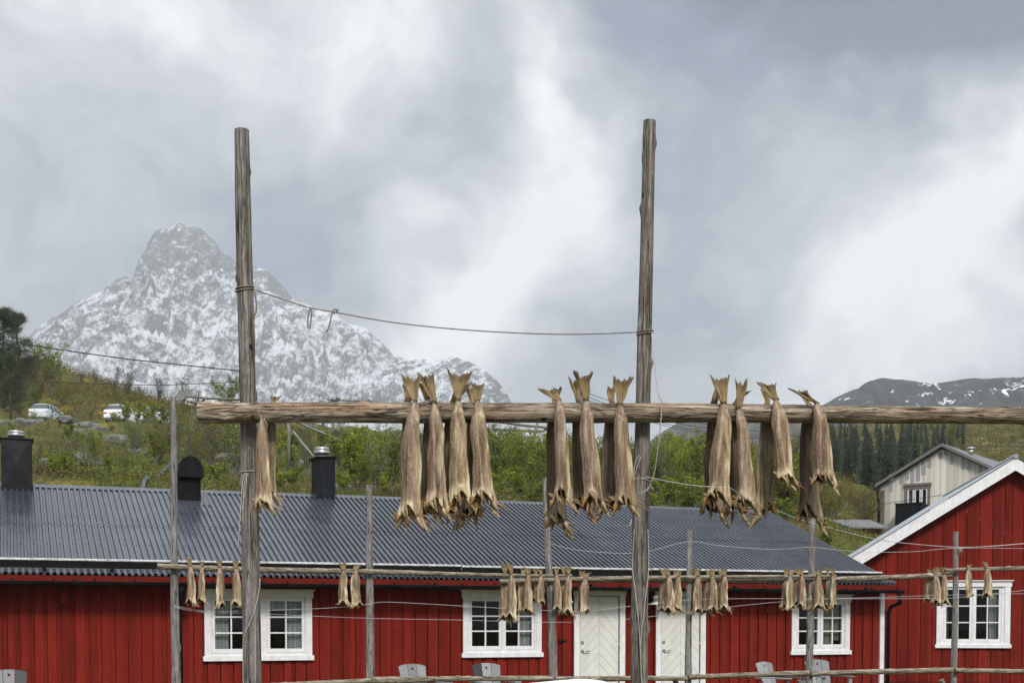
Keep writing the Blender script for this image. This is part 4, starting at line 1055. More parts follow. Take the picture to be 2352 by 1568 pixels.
# ------------------------------------------------------------------ stockfish
def fish_base(t):
    uv = uvc(t); s = nd(t, 'ShaderNodeSeparateXYZ', {0: uv})
    u, v = s.outputs[0], s.outputs[1]
    z = attr(t, 'zone'); zc = nd(t, 'ShaderNodeSeparateColor', {0: z.outputs['Color']})
    pale, tip, cav = zc.outputs[0], zc.outputs[1], zc.outputs[2]
    o = objc(t); rnd = mth(t, 'MULTIPLY', orand(t), 19.0)
    ov = nd(t, 'ShaderNodeVectorMath', {0: o, 1: nd(t, 'ShaderNodeCombineXYZ', {0: rnd, 1: rnd, 2: rnd}).outputs[0]}, operation='ADD').outputs[0]
    n1 = noise(t, mapping(t, ov, (34, 34, 4.5)), 1.0, 5, .60, .5)
    n2 = noise(t, mapping(t, ov, (120, 120, 60)), 1.0, 4, .65)
    n3 = noise(t, mapping(t, ov, (9, 9, 4)), 1.0, 3)
    c = ramp(t, n1, [(.33, (.055, .032, .017)), (.44, (.165, .106, .062)), (.55, (.285, .20, .128)), (.68, (.50, .40, .28))])
    c = mixc(t, mth(t, 'MULTIPLY', sstep(t, n3, .50, .68), .5), c, (.30, .235, .165))
    n5 = noise(t, mapping(t, ov, (13, 13, 5)), 1.0, 4, .6, .8)
    c = mixc(t, mth(t, 'MULTIPLY', sstep(t, n5, .52, .68), .45), c, (.10, .058, .032))
    # brown flank, greyer spine, yellowish pale belly side
    uu = mth(t, 'ADD', u, mth(t, 'MULTIPLY', mth(t, 'SUBTRACT', n3, .5), .10))
    c = mixc(t, mth(t, 'MULTIPLY', sstep(t, uu, .47, .36), .75), c, (.135, .082, .045))
    c = mixc(t, mth(t, 'MULTIPLY', mth(t, 'MULTIPLY', sstep(t, uu, .53, .62), sstep(t, v, .05, .35)), .75), c, ramp(t, n1, [(.36, (.22, .15, .08)), (.5, (.44, .35, .22)), (.62, (.68, .58, .41))]))
    # herringbone of muscle along the spine
    du = mth(t, 'ABSOLUTE', mth(t, 'SUBTRACT', u, .47))
    ph = mth(t, 'SINE', mth(t, 'ADD', mth(t, 'MULTIPLY', mth(t, 'ADD', v, mth(t, 'MULTIPLY', n3, .02)), 190.0), mth(t, 'MULTIPLY', du, -150.0)))
    hm = mth(t, 'MULTIPLY', sstep(t, du, .15, .03), sstep(t, v, .86, .55))
    c = mixc(t, mth(t, 'MULTIPLY', mth(t, 'MULTIPLY', sstep(t, ph, -.2, 1.0), hm), .6), c, (.175, .095, .055))
    c = mixc(t, mth(t, 'MULTIPLY', mth(t, 'MULTIPLY', sstep(t, du, .016, .004), sstep(t, n2, .40, .62)), .55), c, (.56, .50, .42))
    # dark seam with a row of fin-ray stubs along the back edge
    de = mth(t, 'ABSOLUTE', mth(t, 'SUBTRACT', u, .325))
    seam = mth(t, 'MULTIPLY', sstep(t, de, .030, .014), sstep(t, v, .90, .7))
    bead = sstep(t, mth(t, 'SINE', mth(t, 'MULTIPLY', v, 330.0)), -.1, .4)
    c = mixc(t, seam, c, mixc(t, bead, (.045, .026, .013), (.46, .38, .27)))
    c = mixc(t, mth(t, 'MULTIPLY', mth(t, 'MULTIPLY', sstep(t, u, .315, .295), sstep(t, u, .03, .10)), .75), c, (.125, .075, .040))
    c = mixc(t, mth(t, 'MULTIPLY', sstep(t, n2, .52, .66), .35), c, (.080, .046, .024))
    c = mixc(t, mth(t, 'MULTIPLY', sstep(t, n2, .46, .34), .30), c, (.50, .42, .31))
    pl = ramp(t, n1, [(.36, (.20, .13, .065)), (.5, (.44, .345, .215)), (.62, (.68, .58, .41))])
    c = mixc(t, pale, c, pl)
    c = mixc(t, tip, c, ramp(t, n1, [(.3, (.22, .10, .025)), (.7, (.42, .23, .07))]))
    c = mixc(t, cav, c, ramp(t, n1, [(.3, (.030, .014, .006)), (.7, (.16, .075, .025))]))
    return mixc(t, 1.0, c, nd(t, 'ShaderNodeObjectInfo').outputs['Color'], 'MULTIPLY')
def fish_bump(t):
    o = objc(t)
    return mth(t, 'ADD', noise(t, mapping(t, o, (60, 60, 14)), 1.0, 5, .65, .6), mth(t, 'MULTIPLY', noise(t, mapping(t, o, (160, 160, 120)), 1.0, 3), .35)), .8, .006
M['fish'] = material('dried_fish_skin', fish_base, .48, fish_bump, spec=.28)
def fin_base(t):
    uv = uvc(t); s = nd(t, 'ShaderNodeSeparateXYZ', {0: uv})
    ray_ = noise(t, mapping(t, uv, (26, 1.6, 1)), 1.0, 3, .6, .3)
    c = ramp(t, ray_, [(.3, (.10, .062, .022)), (.52, (.27, .185, .085)), (.75, (.46, .36, .21))])
    e = sstep(t, mth(t, 'ADD', s.outputs[1], mth(t, 'MULTIPLY', noise(t, mapping(t, uv, (9, 3, 1)), 1.0, 3), .5)), .78, 1.2)
    c = mixc(t, mth(t, 'MULTIPLY', e, .8), c, (.055, .040, .016))
    return mixc(t, mth(t, 'MULTIPLY', orand(t), .35), c, (.20, .15, .065))
M['fin'] = material('dried_fin', fin_base, .6, lambda t: (noise(t, mapping(t, uvc(t), (30, 2, 1)), 1.0, 3), .6, .004), spec=.35)
M['flap'] = material('dried_collar_skin', lambda t: ramp(t, noise(t, mapping(t, objc(t), (45, 45, 9)), 1.0, 5, .65, .8), [(.25, (.10, .055, .020)), (.45, (.28, .185, .095)), (.62, (.46, .35, .21)), (.8, (.60, .50, .34))]), .55, lambda t: (noise(t, mapping(t, objc(t), (80, 80, 12)), 1.0, 4), .7, .004))
M['tipflap'] = material('amber_collar_bone', lambda t: ramp(t, noise(t, mapping(t, objc(t), (45, 45, 9)), 1.0, 5, .65, .8), [(.3, (.10, .045, .012)), (.55, (.30, .16, .05)), (.8, (.50, .34, .16))]), .5)

def gang(a, c, w):
    return np.exp(-(((a - c + 180) % 360 - 180) / w) ** 2)
def fish_body(rng, L, W, D, path, mirror=False, drop=.05, nt=46, nf=44, ragged=1.0):
    """returns verts, faces, uv, zone of one headless gutted cod hung by the tail; path(t) -> (x, y) offset of the axis"""
    t = np.linspace(0, 1, nt); ph = 90 + 360 * np.arange(nf) / nf
    T, A = np.meshgrid(t, ph, indexing='ij')
    s = rng.randrange(10 ** 6)
    wp = np.interp(t, [0, .03, .08, .16, .3, .5, .7, .84, .92, 1], [.235, .36, .52, .68, .82, .94, .98, .95, .98, 1.12]) * W / 2
    dp = np.interp(t, [0, .03, .08, .16, .3, .5, .7, .84, .92, 1], [.30, .36, .42, .48, .56, .64, .70, .74, .80, .88]) * D / 2
    wp = wp * (1 + .06 * np.array([vnoise(q * 4, s % 97) for q in t]))
    ca, sa = np.cos(np.radians(A)), np.sin(np.radians(A))
    ex = .82
    ca, sa = np.sign(ca) * np.abs(ca) ** ex, np.sign(sa) * np.abs(sa) ** ex
    mod = 1 + .07 * vnoise(np.cos(np.radians(A)) * 2, np.sin(np.radians(A)) * 2, T * 4, s) + .05 * vnoise(np.cos(np.radians(A)) * 5, np.sin(np.radians(A)) * 5, T * 6, s + 1)
    mod -= .22 * gang(A, 207, 6) * smooth01(T, .03, .12) * (1 - smooth01(T, .75, .95))          # seam along the back
    mod += .10 * gang(A, 196, 8) * smooth01(T, .05, .3)
    mod -= .40 * gang(A, 318 + 8 * np.sin(T * 5 + s), 6) * smooth01(T, .42, .62)                  # belly slit
    mod += .10 * gang(A, 300, 10) * smooth01(T, .4, .7) + .12 * gang(A, 338, 12) * smooth01(T, .4, .6)
    mod += .05 * gang(A, 262, 9) * smooth01(T, .05, .25) * (1 - smooth01(T, .6, .85))            # spine ridge
    cx, cyy = path(t)
    X = cx[:, None] + wp[:, None] * ca * mod
    Y = cyy[:, None] + dp[:, None] * sa * mod
    tw = rng.uniform(-.5, .5) * smooth01(T, .1, 1.0)      # each body has dried with a twist of its own
    xr, yr = X - cx[:, None], Y - cyy[:, None]
    X, Y = cx[:, None] + xr * np.cos(tw) - yr * np.sin(tw), cyy[:, None] + xr * np.sin(tw) + yr * np.cos(tw)
    bul = vnoise(T * 3.5, np.sign(ca) * 2.0, 0, s + 11) * .07 * W * smooth01(T, .1, .3) * np.abs(ca)
    X = X + np.sign(ca) * bul
    jit = vnoise(np.cos(np.radians(A)) * 4, np.sin(np.radians(A)) * 4, 3.3, s + 2) * .018 + vnoise(np.cos(np.radians(A)) * 9, np.sin(np.radians(A)) * 9, 1.3, s + 3) * .010
    arc = 256 + rng.uniform(-14, 16)
    ext = drop * rng.uniform(.9, 1.5) * gang(A, 322 + rng.uniform(-10, 8), 26) + drop * rng.uniform(.1, .8) * gang(A, 208, 22) - drop * rng.uniform(.5, 1.05) * gang(A, arc, rng.uniform(24, 34)) + drop * .3 * gang(A, 90, 60) + jit * ragged
    k = smooth01(T, .80, 1.0)
    Z = -L * T - k * ext * (L / .62)
    flare = k * (gang(A, 328, 26) * rng.uniform(.10, .20) + gang(A, 208, 24) * rng.uniform(.02, .14)) * W
    X = X + np.where(ca > 0, flare, -flare)
    crumple = k * (vnoise(np.cos(np.radians(A)) * 6, np.sin(np.radians(A)) * 6, T * 12, s + 6))
    X = X + crumple * W * .06; Y = Y + crumple * D * .12
    pale = np.clip(smooth01(T, .35, .6) * (gang(A, 318, 22) + gang(A, 345, 16)) * .95 + smooth01(T, .84, .97) * .75 + gang(A, 186, 9) * .7 * smooth01(T, .1, .3) + smooth01(-T, -.05, 0) * .4, 0, 1)
    low = -Z / L
    tip = smooth01(low, 1.005, 1.075) * (.9)
    cav = np.zeros_like(T)
    rows = [(X, Y, Z)]; zr, tr, cr = [pale], [tip], [cav]
    # the rim turns inward and up: an open neck with a dark hollow
    rx, ry, rz = X[-1], Y[-1], Z[-1]
    mx, my, mz = rx.mean(), ry.mean(), rz.mean()
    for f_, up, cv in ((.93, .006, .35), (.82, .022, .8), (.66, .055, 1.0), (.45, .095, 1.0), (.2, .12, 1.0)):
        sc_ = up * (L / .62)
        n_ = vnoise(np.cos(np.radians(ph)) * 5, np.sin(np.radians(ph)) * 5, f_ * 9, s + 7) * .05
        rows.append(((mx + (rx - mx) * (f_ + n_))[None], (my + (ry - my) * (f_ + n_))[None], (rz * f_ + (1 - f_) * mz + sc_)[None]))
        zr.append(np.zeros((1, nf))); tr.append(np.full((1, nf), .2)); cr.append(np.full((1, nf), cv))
    X = np.concatenate([q[0] for q in rows]); Y = np.concatenate([q[1] for q in rows]); Z = np.concatenate([q[2] for q in rows])
    pale, tip, cav = np.concatenate(zr), np.concatenate(tr), np.concatenate(cr)
    if mirror: X = 2 * cx[0] - X
    n = len(X)
    v = np.stack([X, Y, Z], -1).reshape(-1, 3)
    f, uv = [], []
    tv = np.concatenate([t, 1 + .01 * np.arange(1, n - nt + 1)])
    for i in range(n - 1):
        for j in range(nf):
            j2 = (j + 1) % nf
            q = (i * nf + j, i * nf + j2, (i + 1) * nf + j2, (i + 1) * nf + j)
            w = [(j / nf, tv[i]), ((j + 1) / nf, tv[i]), ((j + 1) / nf, tv[i + 1]), (j / nf, tv[i + 1])]
            if mirror: q, w = q[::-1], w[::-1]
            f.append(q); uv += w
    zone = np.stack([pale.ravel(), tip.ravel(), cav.ravel()], -1)
    rim = v.reshape(n, nf, 3)[nt - 1]
    return v, f, uv, zone, rim
def tail_fan(rng, h, w, w0, lean=0.0, fold=0.0, twist=0.0, nu=22, nv=9, bend=0.0, back=0.0):
    """a forked, ragged tail fin rising from the tie point; both faces and the edges closed"""
    s = rng.randrange(10 ** 6)
    u = np.linspace(-1, 1, nu)
    top = h * (.85 + .15 * np.abs(u) ** 1.5 + .055 * vnoise(u * 6, s % 71) + .045 * vnoise(u * 17, s % 53) - .16 * rng.random() * np.exp(-((u - rng.uniform(-.6, .6)) / .12) ** 2))
    V = np.linspace(0, 1, nv)[:, None]
    wd = w0 / 2 + (w / 2 - w0 / 2) * np.clip(V, 0, 1) ** 1.15
    X = u[None] * wd + .006 * vnoise(V * 3, u[None] * 2, 0, s)
    Z = V * top[None]
    rip = np.cos(u[None] * math.pi * 1.5 + s % 5) * .010 * V + fold * (u[None] ** 2) * V * w + .004 * vnoise(u[None] * 9, V * 3, 0, s + 2)
    Y = rip * (h / .13) + back * V * h
    ang = lean + bend * V
    X, Z = X + np.sin(ang) * Z, np.cos(ang) * Z
    X, Y = X * math.cos(twist) - Y * math.sin(twist), X * math.sin(twist) + Y * math.cos(twist)
    th = (.010 * (1 - V) ** 2 + .0016) * np.ones_like(u)[None] * (h / .13)
    a = np.stack([X, Y - th, Z], -1).reshape(-1, 3); b = np.stack([X, Y + th, Z], -1).reshape(-1, 3)
    g = grid_faces(nv, nu); N = nv * nu
    f = [tuple(q) for q in g[:, ::-1]] + [tuple(q + N) for q in g]
    idx = np.arange(N).reshape(nv, nu)
    loop = list(idx[0]) + list(idx[1:, -1]) + list(idx[-1, -2::-1]) + list(idx[-2:0:-1, 0])
    for k in range(len(loop)):
        p, q = loop[k], loop[(k + 1) % len(loop)]
        f.append((p, q, q + N, p + N))
    UV = np.stack([np.broadcast_to(u[None] * .5 + .5, (nv, nu)), np.broadcast_to(V, (nv, nu))], -1).reshape(-1, 2)
    UV = np.concatenate([UV, UV])
    uv = [UV[i] for q in f for i in q]
    return np.concatenate([a, b]), f, uv
def ribbon(pts, wid, thick, side=(1, 0, 0)):
    """a thin tapering strip with a lens-shaped section along pts"""
    pts = np.asarray(pts, float); n = len(pts)
    tan = np.gradient(pts, axis=0); tan /= np.linalg.norm(tan, axis=1)[:, None] + 1e-9
    sd_ = np.asarray(side, float)[None] - tan * (tan @ np.asarray(side, float))[:, None]; sd_ /= np.linalg.norm(sd_, axis=1)[:, None] + 1e-9
    nr = np.cross(tan, sd_)
    wid = np.asarray(wid, float)[:, None]; th = np.minimum(wid * .5, thick)
    ring = np.stack([pts + sd_ * wid / 2, pts + nr * th, pts - sd_ * wid / 2, pts - nr * th], 1)
    v = ring.reshape(-1, 3); f, uv = [], []
    for i in range(n - 1):
        for j in range(4):
            j2 = (j + 1) % 4
            f.append((i * 4 + j, i * 4 + j2, (i + 1) * 4 + j2, (i + 1) * 4 + j))
            uv += [(j / 4, i / n), ((j + 1) / 4, i / n), ((j + 1) / 4, (i + 1) / n), (j / 4, (i + 1) / n)]
    return v, f, uv
def curl(p, d, g, n=9, l=.1, rng=None):
    """a drying strip: starts at p in direction d and bends by g along its length"""
    p, d, g = np.asarray(p, float), np.asarray(d, float), np.asarray(g, float)
    s = np.linspace(0, 1, n)[:, None]
    w = 0 if rng is None else np.stack([np.array([rng.uniform(-1, 1) for _ in range(n)]) * .002] * 3, 1) * s
    return p + (d * s + g * s * s) * l + w

def near_fish(lab, tie, bot, tailtop, wid, group, yt, yb, lean=0.0, tw=.105, mirror=False, seed=0, backside=False, bent=None, split=0.0, drop=.05, hump=None):
    rg_ = random.Random(seed)
    a, b = P(tie[0], tie[1], yt), P(bot[0], bot[1], yb)
    root = thing('dried_cod', a, lab, 'dried fish', group)
    L = a[2] - b[2]; W = wid / F * yb
    dx, dy = b[0] - a[0], b[1] - a[1]
    bow = rg_.uniform(-.006, .010)
    def path(t):
        k = smooth01(t, 0, .22)
        return dx * t + bow * np.sin(t * math.pi) , dy * k + (0 if hump is None else hump * np.exp(-((t - .07) / .07) ** 2))
    v, f, uv, zone, rim = fish_body(rg_, L, W, W * .78, path, mirror, drop)
    bo_ = array_mesh('body', v, f, M['fish'], root, True, uv=uv, zone=zone, local=True)
    tn_ = rg_.uniform(.42, .58) if backside else rg_.uniform(.80, 1.12)   # rear row: shade behind the log and browner skin both put into the tint
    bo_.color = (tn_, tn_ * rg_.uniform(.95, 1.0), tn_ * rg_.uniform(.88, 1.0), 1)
    h = (tie[1] - tailtop[1]) / F * yt * 1.12
    if bent is None:
        v, f, uv = tail_fan(rg_, h, tw * 1.12, W * .27, lean, rg_.uniform(-.2, .2), rg_.uniform(-.35, .35), bend=rg_.uniform(-.1, .1), back=rg_.uniform(-.15, .1))
    else:
        v, f, uv = tail_fan(rg_, bent[0], tw, W * .30, bent[1], .1, rg_.uniform(-.3, .3), bend=bent[2])
    v = v + [0, 0, .002]
    array_mesh('tail_fin', v, f, M['fin'], root, True, uv=uv, local=True)
    tm = MB()
    ring = [a + np.array([W * .135 * math.cos(q), W * .13 * math.sin(q), .003 * math.sin(q * 2)]) for q in np.linspace(0, 2 * math.pi, 15)]
    tm.tube(ring, .0022, 6); tm.tube([ring[3], ring[3] + [.015, -.02, -.012], ring[3] + [.022, -.02, -.03]], .0017, 5)
    tm.build('twine', M['twine'], root)
    # strips, fins and bones round the open neck
    ra = (np.arange(44) * 360 / 44 + 90) % 360
    def at_angle(q):
        return rim[int(np.argmin(np.abs((ra - q + 180) % 360 - 180)))]
    sg = -1 if mirror else 1
    sc_ = L / .62
    def strip(nm, q, d, g, l, w, mat, inset=.0, th=.0022):
        p = at_angle(q); p = p + (np.array([rim[:, 0].mean(), rim[:, 1].mean(), p[2]]) - p) * inset
        n = 10
        pr = curl(p + [0, 0, .012], d, g, n, l * sc_, rg_)
        ww = w * sc_ * np.interp(np.linspace(0, 1, n), [0, .25, .6, 1], [.8, 1.0, .75, .10])
        v, f, uv = ribbon(pr, ww, th, (1, .2, 0))
        array_mesh(nm, v, f, M[mat], root, True, uv=uv, local=True)
    strip('pectoral_fin', 258 + rg_.uniform(-14, 14), (.1 * sg, -.35, -.8), (.05, .1, -.25), rg_.uniform(.075, .115), .021, 'fin')
    strip('collar_flap', 318, (.30 * sg, -.10, -.85), (.35 * sg, .1, -.15), rg_.uniform(.055, .085), .040, 'flap')
    strip('collar_flap', 300, (.15 * sg, -.25, -.8), (.4 * sg, .3, -.2), rg_.uniform(.05, .08), .032, 'flap')
    strip('collar_flap', 214, (-.25 * sg, -.1, -.8), (-.15 * sg, .1, -.3), rg_.uniform(.03, .055), .040, 'tipflap')
    strip('collar_flap', 236, (.3 * sg, -.2, -.6), (.35 * sg, .2, -.3), rg_.uniform(.05, .08), .030, 'flap')
    strip('throat_strip', 120, (.10 * sg, -.3, -.9), (-.2 * sg, -.1, -.2), rg_.uniform(.06, .11), .026, 'tipflap', .35)
    strip('throat_strip', 60, (.2 * sg, -.2, -.9), (.2 * sg, -.1, -.1), rg_.uniform(.05, .10), .022, 'flap', .4)
    strip('throat_strip', 270, (-.1 * sg, .15, -.9), (.2 * sg, .1, -.2), rg_.uniform(.05, .09), .018, 'tipflap', .45)
    strip('fin_ray', 335, (.8 * sg, .1, -.35), (.2 * sg, 0, -.25), rg_.uniform(.06, .10), .0085, 'tipflap')
    strip('fin_ray', 345, (.75 * sg, .2, .05), (.15 * sg, 0, -.45), rg_.uniform(.05, .09), .0075, 'flap')
    if backside or rg_.random() < .5:
        strip('pelvic_fin', 180, (-.6 * sg, -.05, .35), (-.1 * sg, 0, .1), .055, .030, 'fin')
    return root
YF, YT, YK = 6.895, 6.945, 7.095     # in front of the log, tie points, behind the log
gA = 'dried cod hung on the near log'
FR = [  # label, tie, bottom, tail tip, body width in frame units
    ('dried cod alone beside the left tall post, its tail folded flat over the log', (603, 962), (606, 1158), (603, 925), 35, dict(bent=(.11, -.75, -.75), lean=-.5, drop=.035)),
    ('biggest dried cod, leftmost in front of the bunch of four left of centre', (953, 924), (943, 1180), (938, 868), 45, dict(lean=-.22, tw=.105)),
    ('dried cod second from left in front of the bunch of four, tail leaning left', (998, 926), (1003, 1160), (982, 858), 40, dict(lean=-.30, tw=.085)),
    ('dried cod third from left in front of the bunch of four, with widest forked tail', (1052, 921), (1058, 1143), (1046, 860), 43, dict(lean=-.05, tw=.125)),
    ('dried cod rightmost in front of the bunch of four, with a short blunt tail', (1098, 922), (1110, 1146), (1090, 884), 42, dict(lean=-.12, tw=.07)),
    ('dried cod left in front of the bunch of three, tail bent flat leftwards', (1284, 920), (1293, 1140), (1275, 893), 38, dict(bent=(.085, -1.05, .3), lean=-.6)),
    ('dried cod in the middle of the bunch of three, with a tall upright tail', (1346, 921), (1362, 1146), (1337, 862), 40, dict(lean=-.14, tw=.09)),
    ('dried cod right in front of the bunch of three, close to the right tall post', (1423, 931), (1434, 1150), (1425, 872), 43, dict(lean=.06, tw=.10)),
    ('dried cod leftmost in front of the right bunch, with a wide split tail', (1662, 928), (1651, 1142), (1645, 868), 44, dict(lean=-.22, tw=.11)),
    ('slim dried cod second in front of the right bunch, tied lower on the log', (1697, 939), (1714, 1150), (1702, 879), 38, dict(lean=.08, tw=.075)),
    ('dried cod third in front of the right bunch, its tail fan tilted to the left', (1782, 919), (1804, 1098), (1757, 877), 40, dict(lean=-.62, tw=.105)),
    ('dried cod rightmost on the near log, its torn tail stump folded over the top', (1876, 926), (1893, 1102), (1850, 900), 42, dict(bent=(.14, -1.15, .1), lean=-.9)),
]
for k, (lab, tie, bot, tt, w, kw) in enumerate(FR):
    near_fish(lab, tie, bot, tt, w, gA, YT if k else 6.905, YF, seed=200 + k, **kw)
BK = [('dark dried cod behind the log beside the left post, mostly hidden by the front fish', (624, 935), (620, 1128), (618, 908), 24, dict(lean=.3, tw=.05)),
    ('dark dried cod hung behind the log, leftmost of the bunch of four', (936, 930), (928, 1165), (935, 888), 42, dict(lean=.12, tw=.07)),
    ('dark dried cod hung behind the log between first and second of the bunch of four', (985, 932), (984, 1170), (962, 880), 38, dict(lean=-.25, tw=.06)),
    ('dark dried cod hung behind the log between second and third of the bunch of four', (1038, 930), (1033, 1168), (1071, 882), 42, dict(lean=.55, tw=.08)),
    ('dark dried cod hung behind the log between third and last of the bunch of four', (1086, 930), (1092, 1178), (1080, 890), 42, dict(lean=-.1, tw=.05)),
    ('dried cod hanging lowest behind the bunch of three, head end far below the front fish', (1272, 932), (1278, 1190), (1282, 893), 38, dict(lean=.25, tw=.05)),
    ('dark dried cod hung behind the log left of the middle fish of three', (1328, 932), (1336, 1160), (1322, 872), 40, dict(lean=-.1, tw=.05)),
    ('dark dried cod hung behind the log left of the last fish of three', (1405, 932), (1407, 1160), (1410, 890), 38, dict(lean=0, tw=.05)),
    ('dark dried cod hung behind the log, leftmost of the right bunch', (1640, 930), (1640, 1165), (1666, 872), 42, dict(lean=.3, tw=.06)),
    ('dark dried cod hung behind the slim fish of the right bunch', (1684, 932), (1690, 1165), (1716, 890), 34, dict(lean=.6, tw=.06)),
    ('dried cod hung behind the tilted-tail fish of the right bunch, its dark flank showing left', (1764, 932), (1766, 1165), (1752, 895), 42, dict(lean=-.2, tw=.05)),
    ('dried cod lowest of the right bunch, behind the torn-tail fish, head end near the roof', (1858, 932), (1862, 1180), (1842, 898), 40, dict(lean=-.35, tw=.05))]
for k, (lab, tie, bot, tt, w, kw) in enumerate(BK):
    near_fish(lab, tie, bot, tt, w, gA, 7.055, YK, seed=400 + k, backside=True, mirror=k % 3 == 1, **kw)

# the small fish of the back rack: six kinds, copied
def small_proto(k):
    rg_ = random.Random(700 + k)
    root = thing('dried_cod', (0, 0, 0), 'x', 'dried fish')
    bow = rg_.uniform(-.02, .02)
    v, f, uv, zone, rim = fish_body(rg_, .56, .112, .09, lambda t: (bow * np.sin(t * 3), -.02 * smooth01(t, 0, .2)), k % 3 == 2, .055, 30, 28, 1.3)
    vs, fs, us, zs = [v], [np.array(f)], list(uv), [zone]
    N = len(v)
    for j in range(7):                             # loose neck strips belong to the same skin
        q = rg_.randrange(28); p = rim[q]
        out = np.array([p[0] * 9, (p[1] + .02) * 9, -.8 + rg_.uniform(-.2, .4)])
        pr = curl(p + [0, 0, .01], out, (rg_.uniform(-.4, .4), rg_.uniform(-.3, .3), rg_.uniform(-.5, .2)), 6, rg_.uniform(.04, .075))
        rv_, rf, ru = ribbon(pr, rg_.uniform(.012, .026) * np.array([.8, 1, .8, .6, .4, .1]), .003)
        vs.append(rv_); fs.append(np.array(rf) + N); us += ru; N += len(rv_)
        zz = np.zeros((len(rv_), 3)); zz[:, 0] = .5; zz[:, 1] = .35 * rg_.random(); zz[:, 2] = rg_.random() * .35; zs.append(zz)
    array_mesh('body', np.concatenate(vs), np.concatenate(fs), M['fish'], root, True, uv=us, zone=np.concatenate(zs), local=True)
    v, f, uv = tail_fan(rg_, rg_.uniform(.11, .15), rg_.uniform(.085, .125), .028, rg_.uniform(-.25, .25), rg_.uniform(-.3, .3), rg_.uniform(-.5, .5), 14, 6)
    array_mesh('tail_fin', v, f, M['fin'], root, True, uv=uv, local=True)
    return root
protos = [small_proto(k) for k in range(6)]
used = set()
def put_small(k, px, py, pyb, wpx, rail, lab, group, yo=0.0, rz=None, tilt=0.0):
    src = protos[k % 6]
    Y = YB(px) + RYO[rail] + yo
    loc = P(px, py, Y)
    L = (pyb - py) / F * Y
    if k % 6 in used:
        o = src.copy(); COL.objects.link(o)
        for ch in src.children:
            c = ch.copy(); COL.objects.link(c); c.parent = o
    else:
        o = src; used.add(k % 6)
    o.location = loc
    s = L / .60
    o.scale = (wpx / F * Y / .112, s, s)
    o.rotation_euler = (0, tilt, rz if rz is not None else random.Random(px).uniform(-.5, .5))
    tag(o, lab, 'dried fish', group)
gB = 'small dried cod on the back rack'
SM = [  # px, tie y, bottom y, width, rail, partner offset (or 0), where
    (437, 1297, 1402, 20, 'a', 0, 'leftmost of four just right of the first thin pole'), (465, 1302, 1396, 17, 'a', 0, 'second of four by the first thin pole, smallest of them'),
    (506, 1302, 1408, 19, 'a', 0, 'third of four in front of the double window'), (542, 1303, 1405, 20, 'a', 0, 'fourth of four, against the left tall post'),
    (791, 1309, 1402, 21, 'a', 0, 'left of the pair beside the second thin pole'), (817, 1310, 1406, 23, 'a', 0, 'right of the pair beside the second thin pole'),
    (1175, 1321, 1437, 21, 'a', -13, 'hanging lowest, leftmost before the window by the doors'), (1214, 1321, 1420, 20, 'a', -13, 'second from left before the window by the doors'), (1244, 1321, 1400, 16, 'a', -13, 'touching the left side of the leaning third pole'),
    (1278, 1321, 1416, 16, 'a', 0, 'just right of the leaning third pole'), (1307, 1321, 1424, 20, 'a', -10, 'over the casing left of the first white door'), (1345, 1330, 1420, 20, 'b', -8, 'alone against the first white door'),
    (1536, 1326, 1420, 21, 'b', -9, 'leftmost against the second white door'), (1559, 1325, 1415, 19, 'b', -8, 'left of the pole before the second white door'),
    (1605, 1325, 1420, 20, 'b', -7, 'right of the pole before the second white door'), (1636, 1325, 1417, 20, 'b', -8, 'middle of three right of the second door'), (1665, 1325, 1414, 19, 'b', -8, 'last of three right of the second door'),
    (1816, 1325, 1412, 20, 'b', -11, 'leftmost of four by the small right window'), (1842, 1325, 1409, 17, 'b', -8, 'second of four, left of the fifth pole'), (1881, 1325, 1410, 20, 'b', -9, 'third of four, right of the fifth pole'), (1914, 1324, 1408, 16, 'b', -12, 'last of four by the small right window'),
    (2149, 1320, 1399, 18, 'c', -13, 'left of the pair before the gable house window'), (2169, 1319, 1400, 18, 'c', -11, 'right of the pair, left of the last pole'),
    (2225, 1305, 1384, 19, 'd', 0, 'alone just right of the last pole'), (2267, 1304, 1384, 20, 'd', 0, 'far right one before the gable house window')]
for k, (px, py, pb, w, rl, po, wh) in enumerate(SM):
    ry, rw = rail_at(rl, px)
    put_small(k * 5 + 1, px, ry - rw * .15, pb - 12, w * 1.02, rl, 'small dried cod ' + wh, gB, -.05, random.Random(k).uniform(-.35, .35), random.Random(k + 9).uniform(-.03, .03))
    if po:
        put_small(k * 5 + 3, px + po, ry - rw * .2, pb - 14 + random.Random(k).uniform(-6, 8), w * 1.0, rl, 'rear small dried cod paired with that ' + wh, gB, .07, random.Random(k + 77).uniform(-.6, .2), random.Random(k + 5).uniform(-.02, .04))
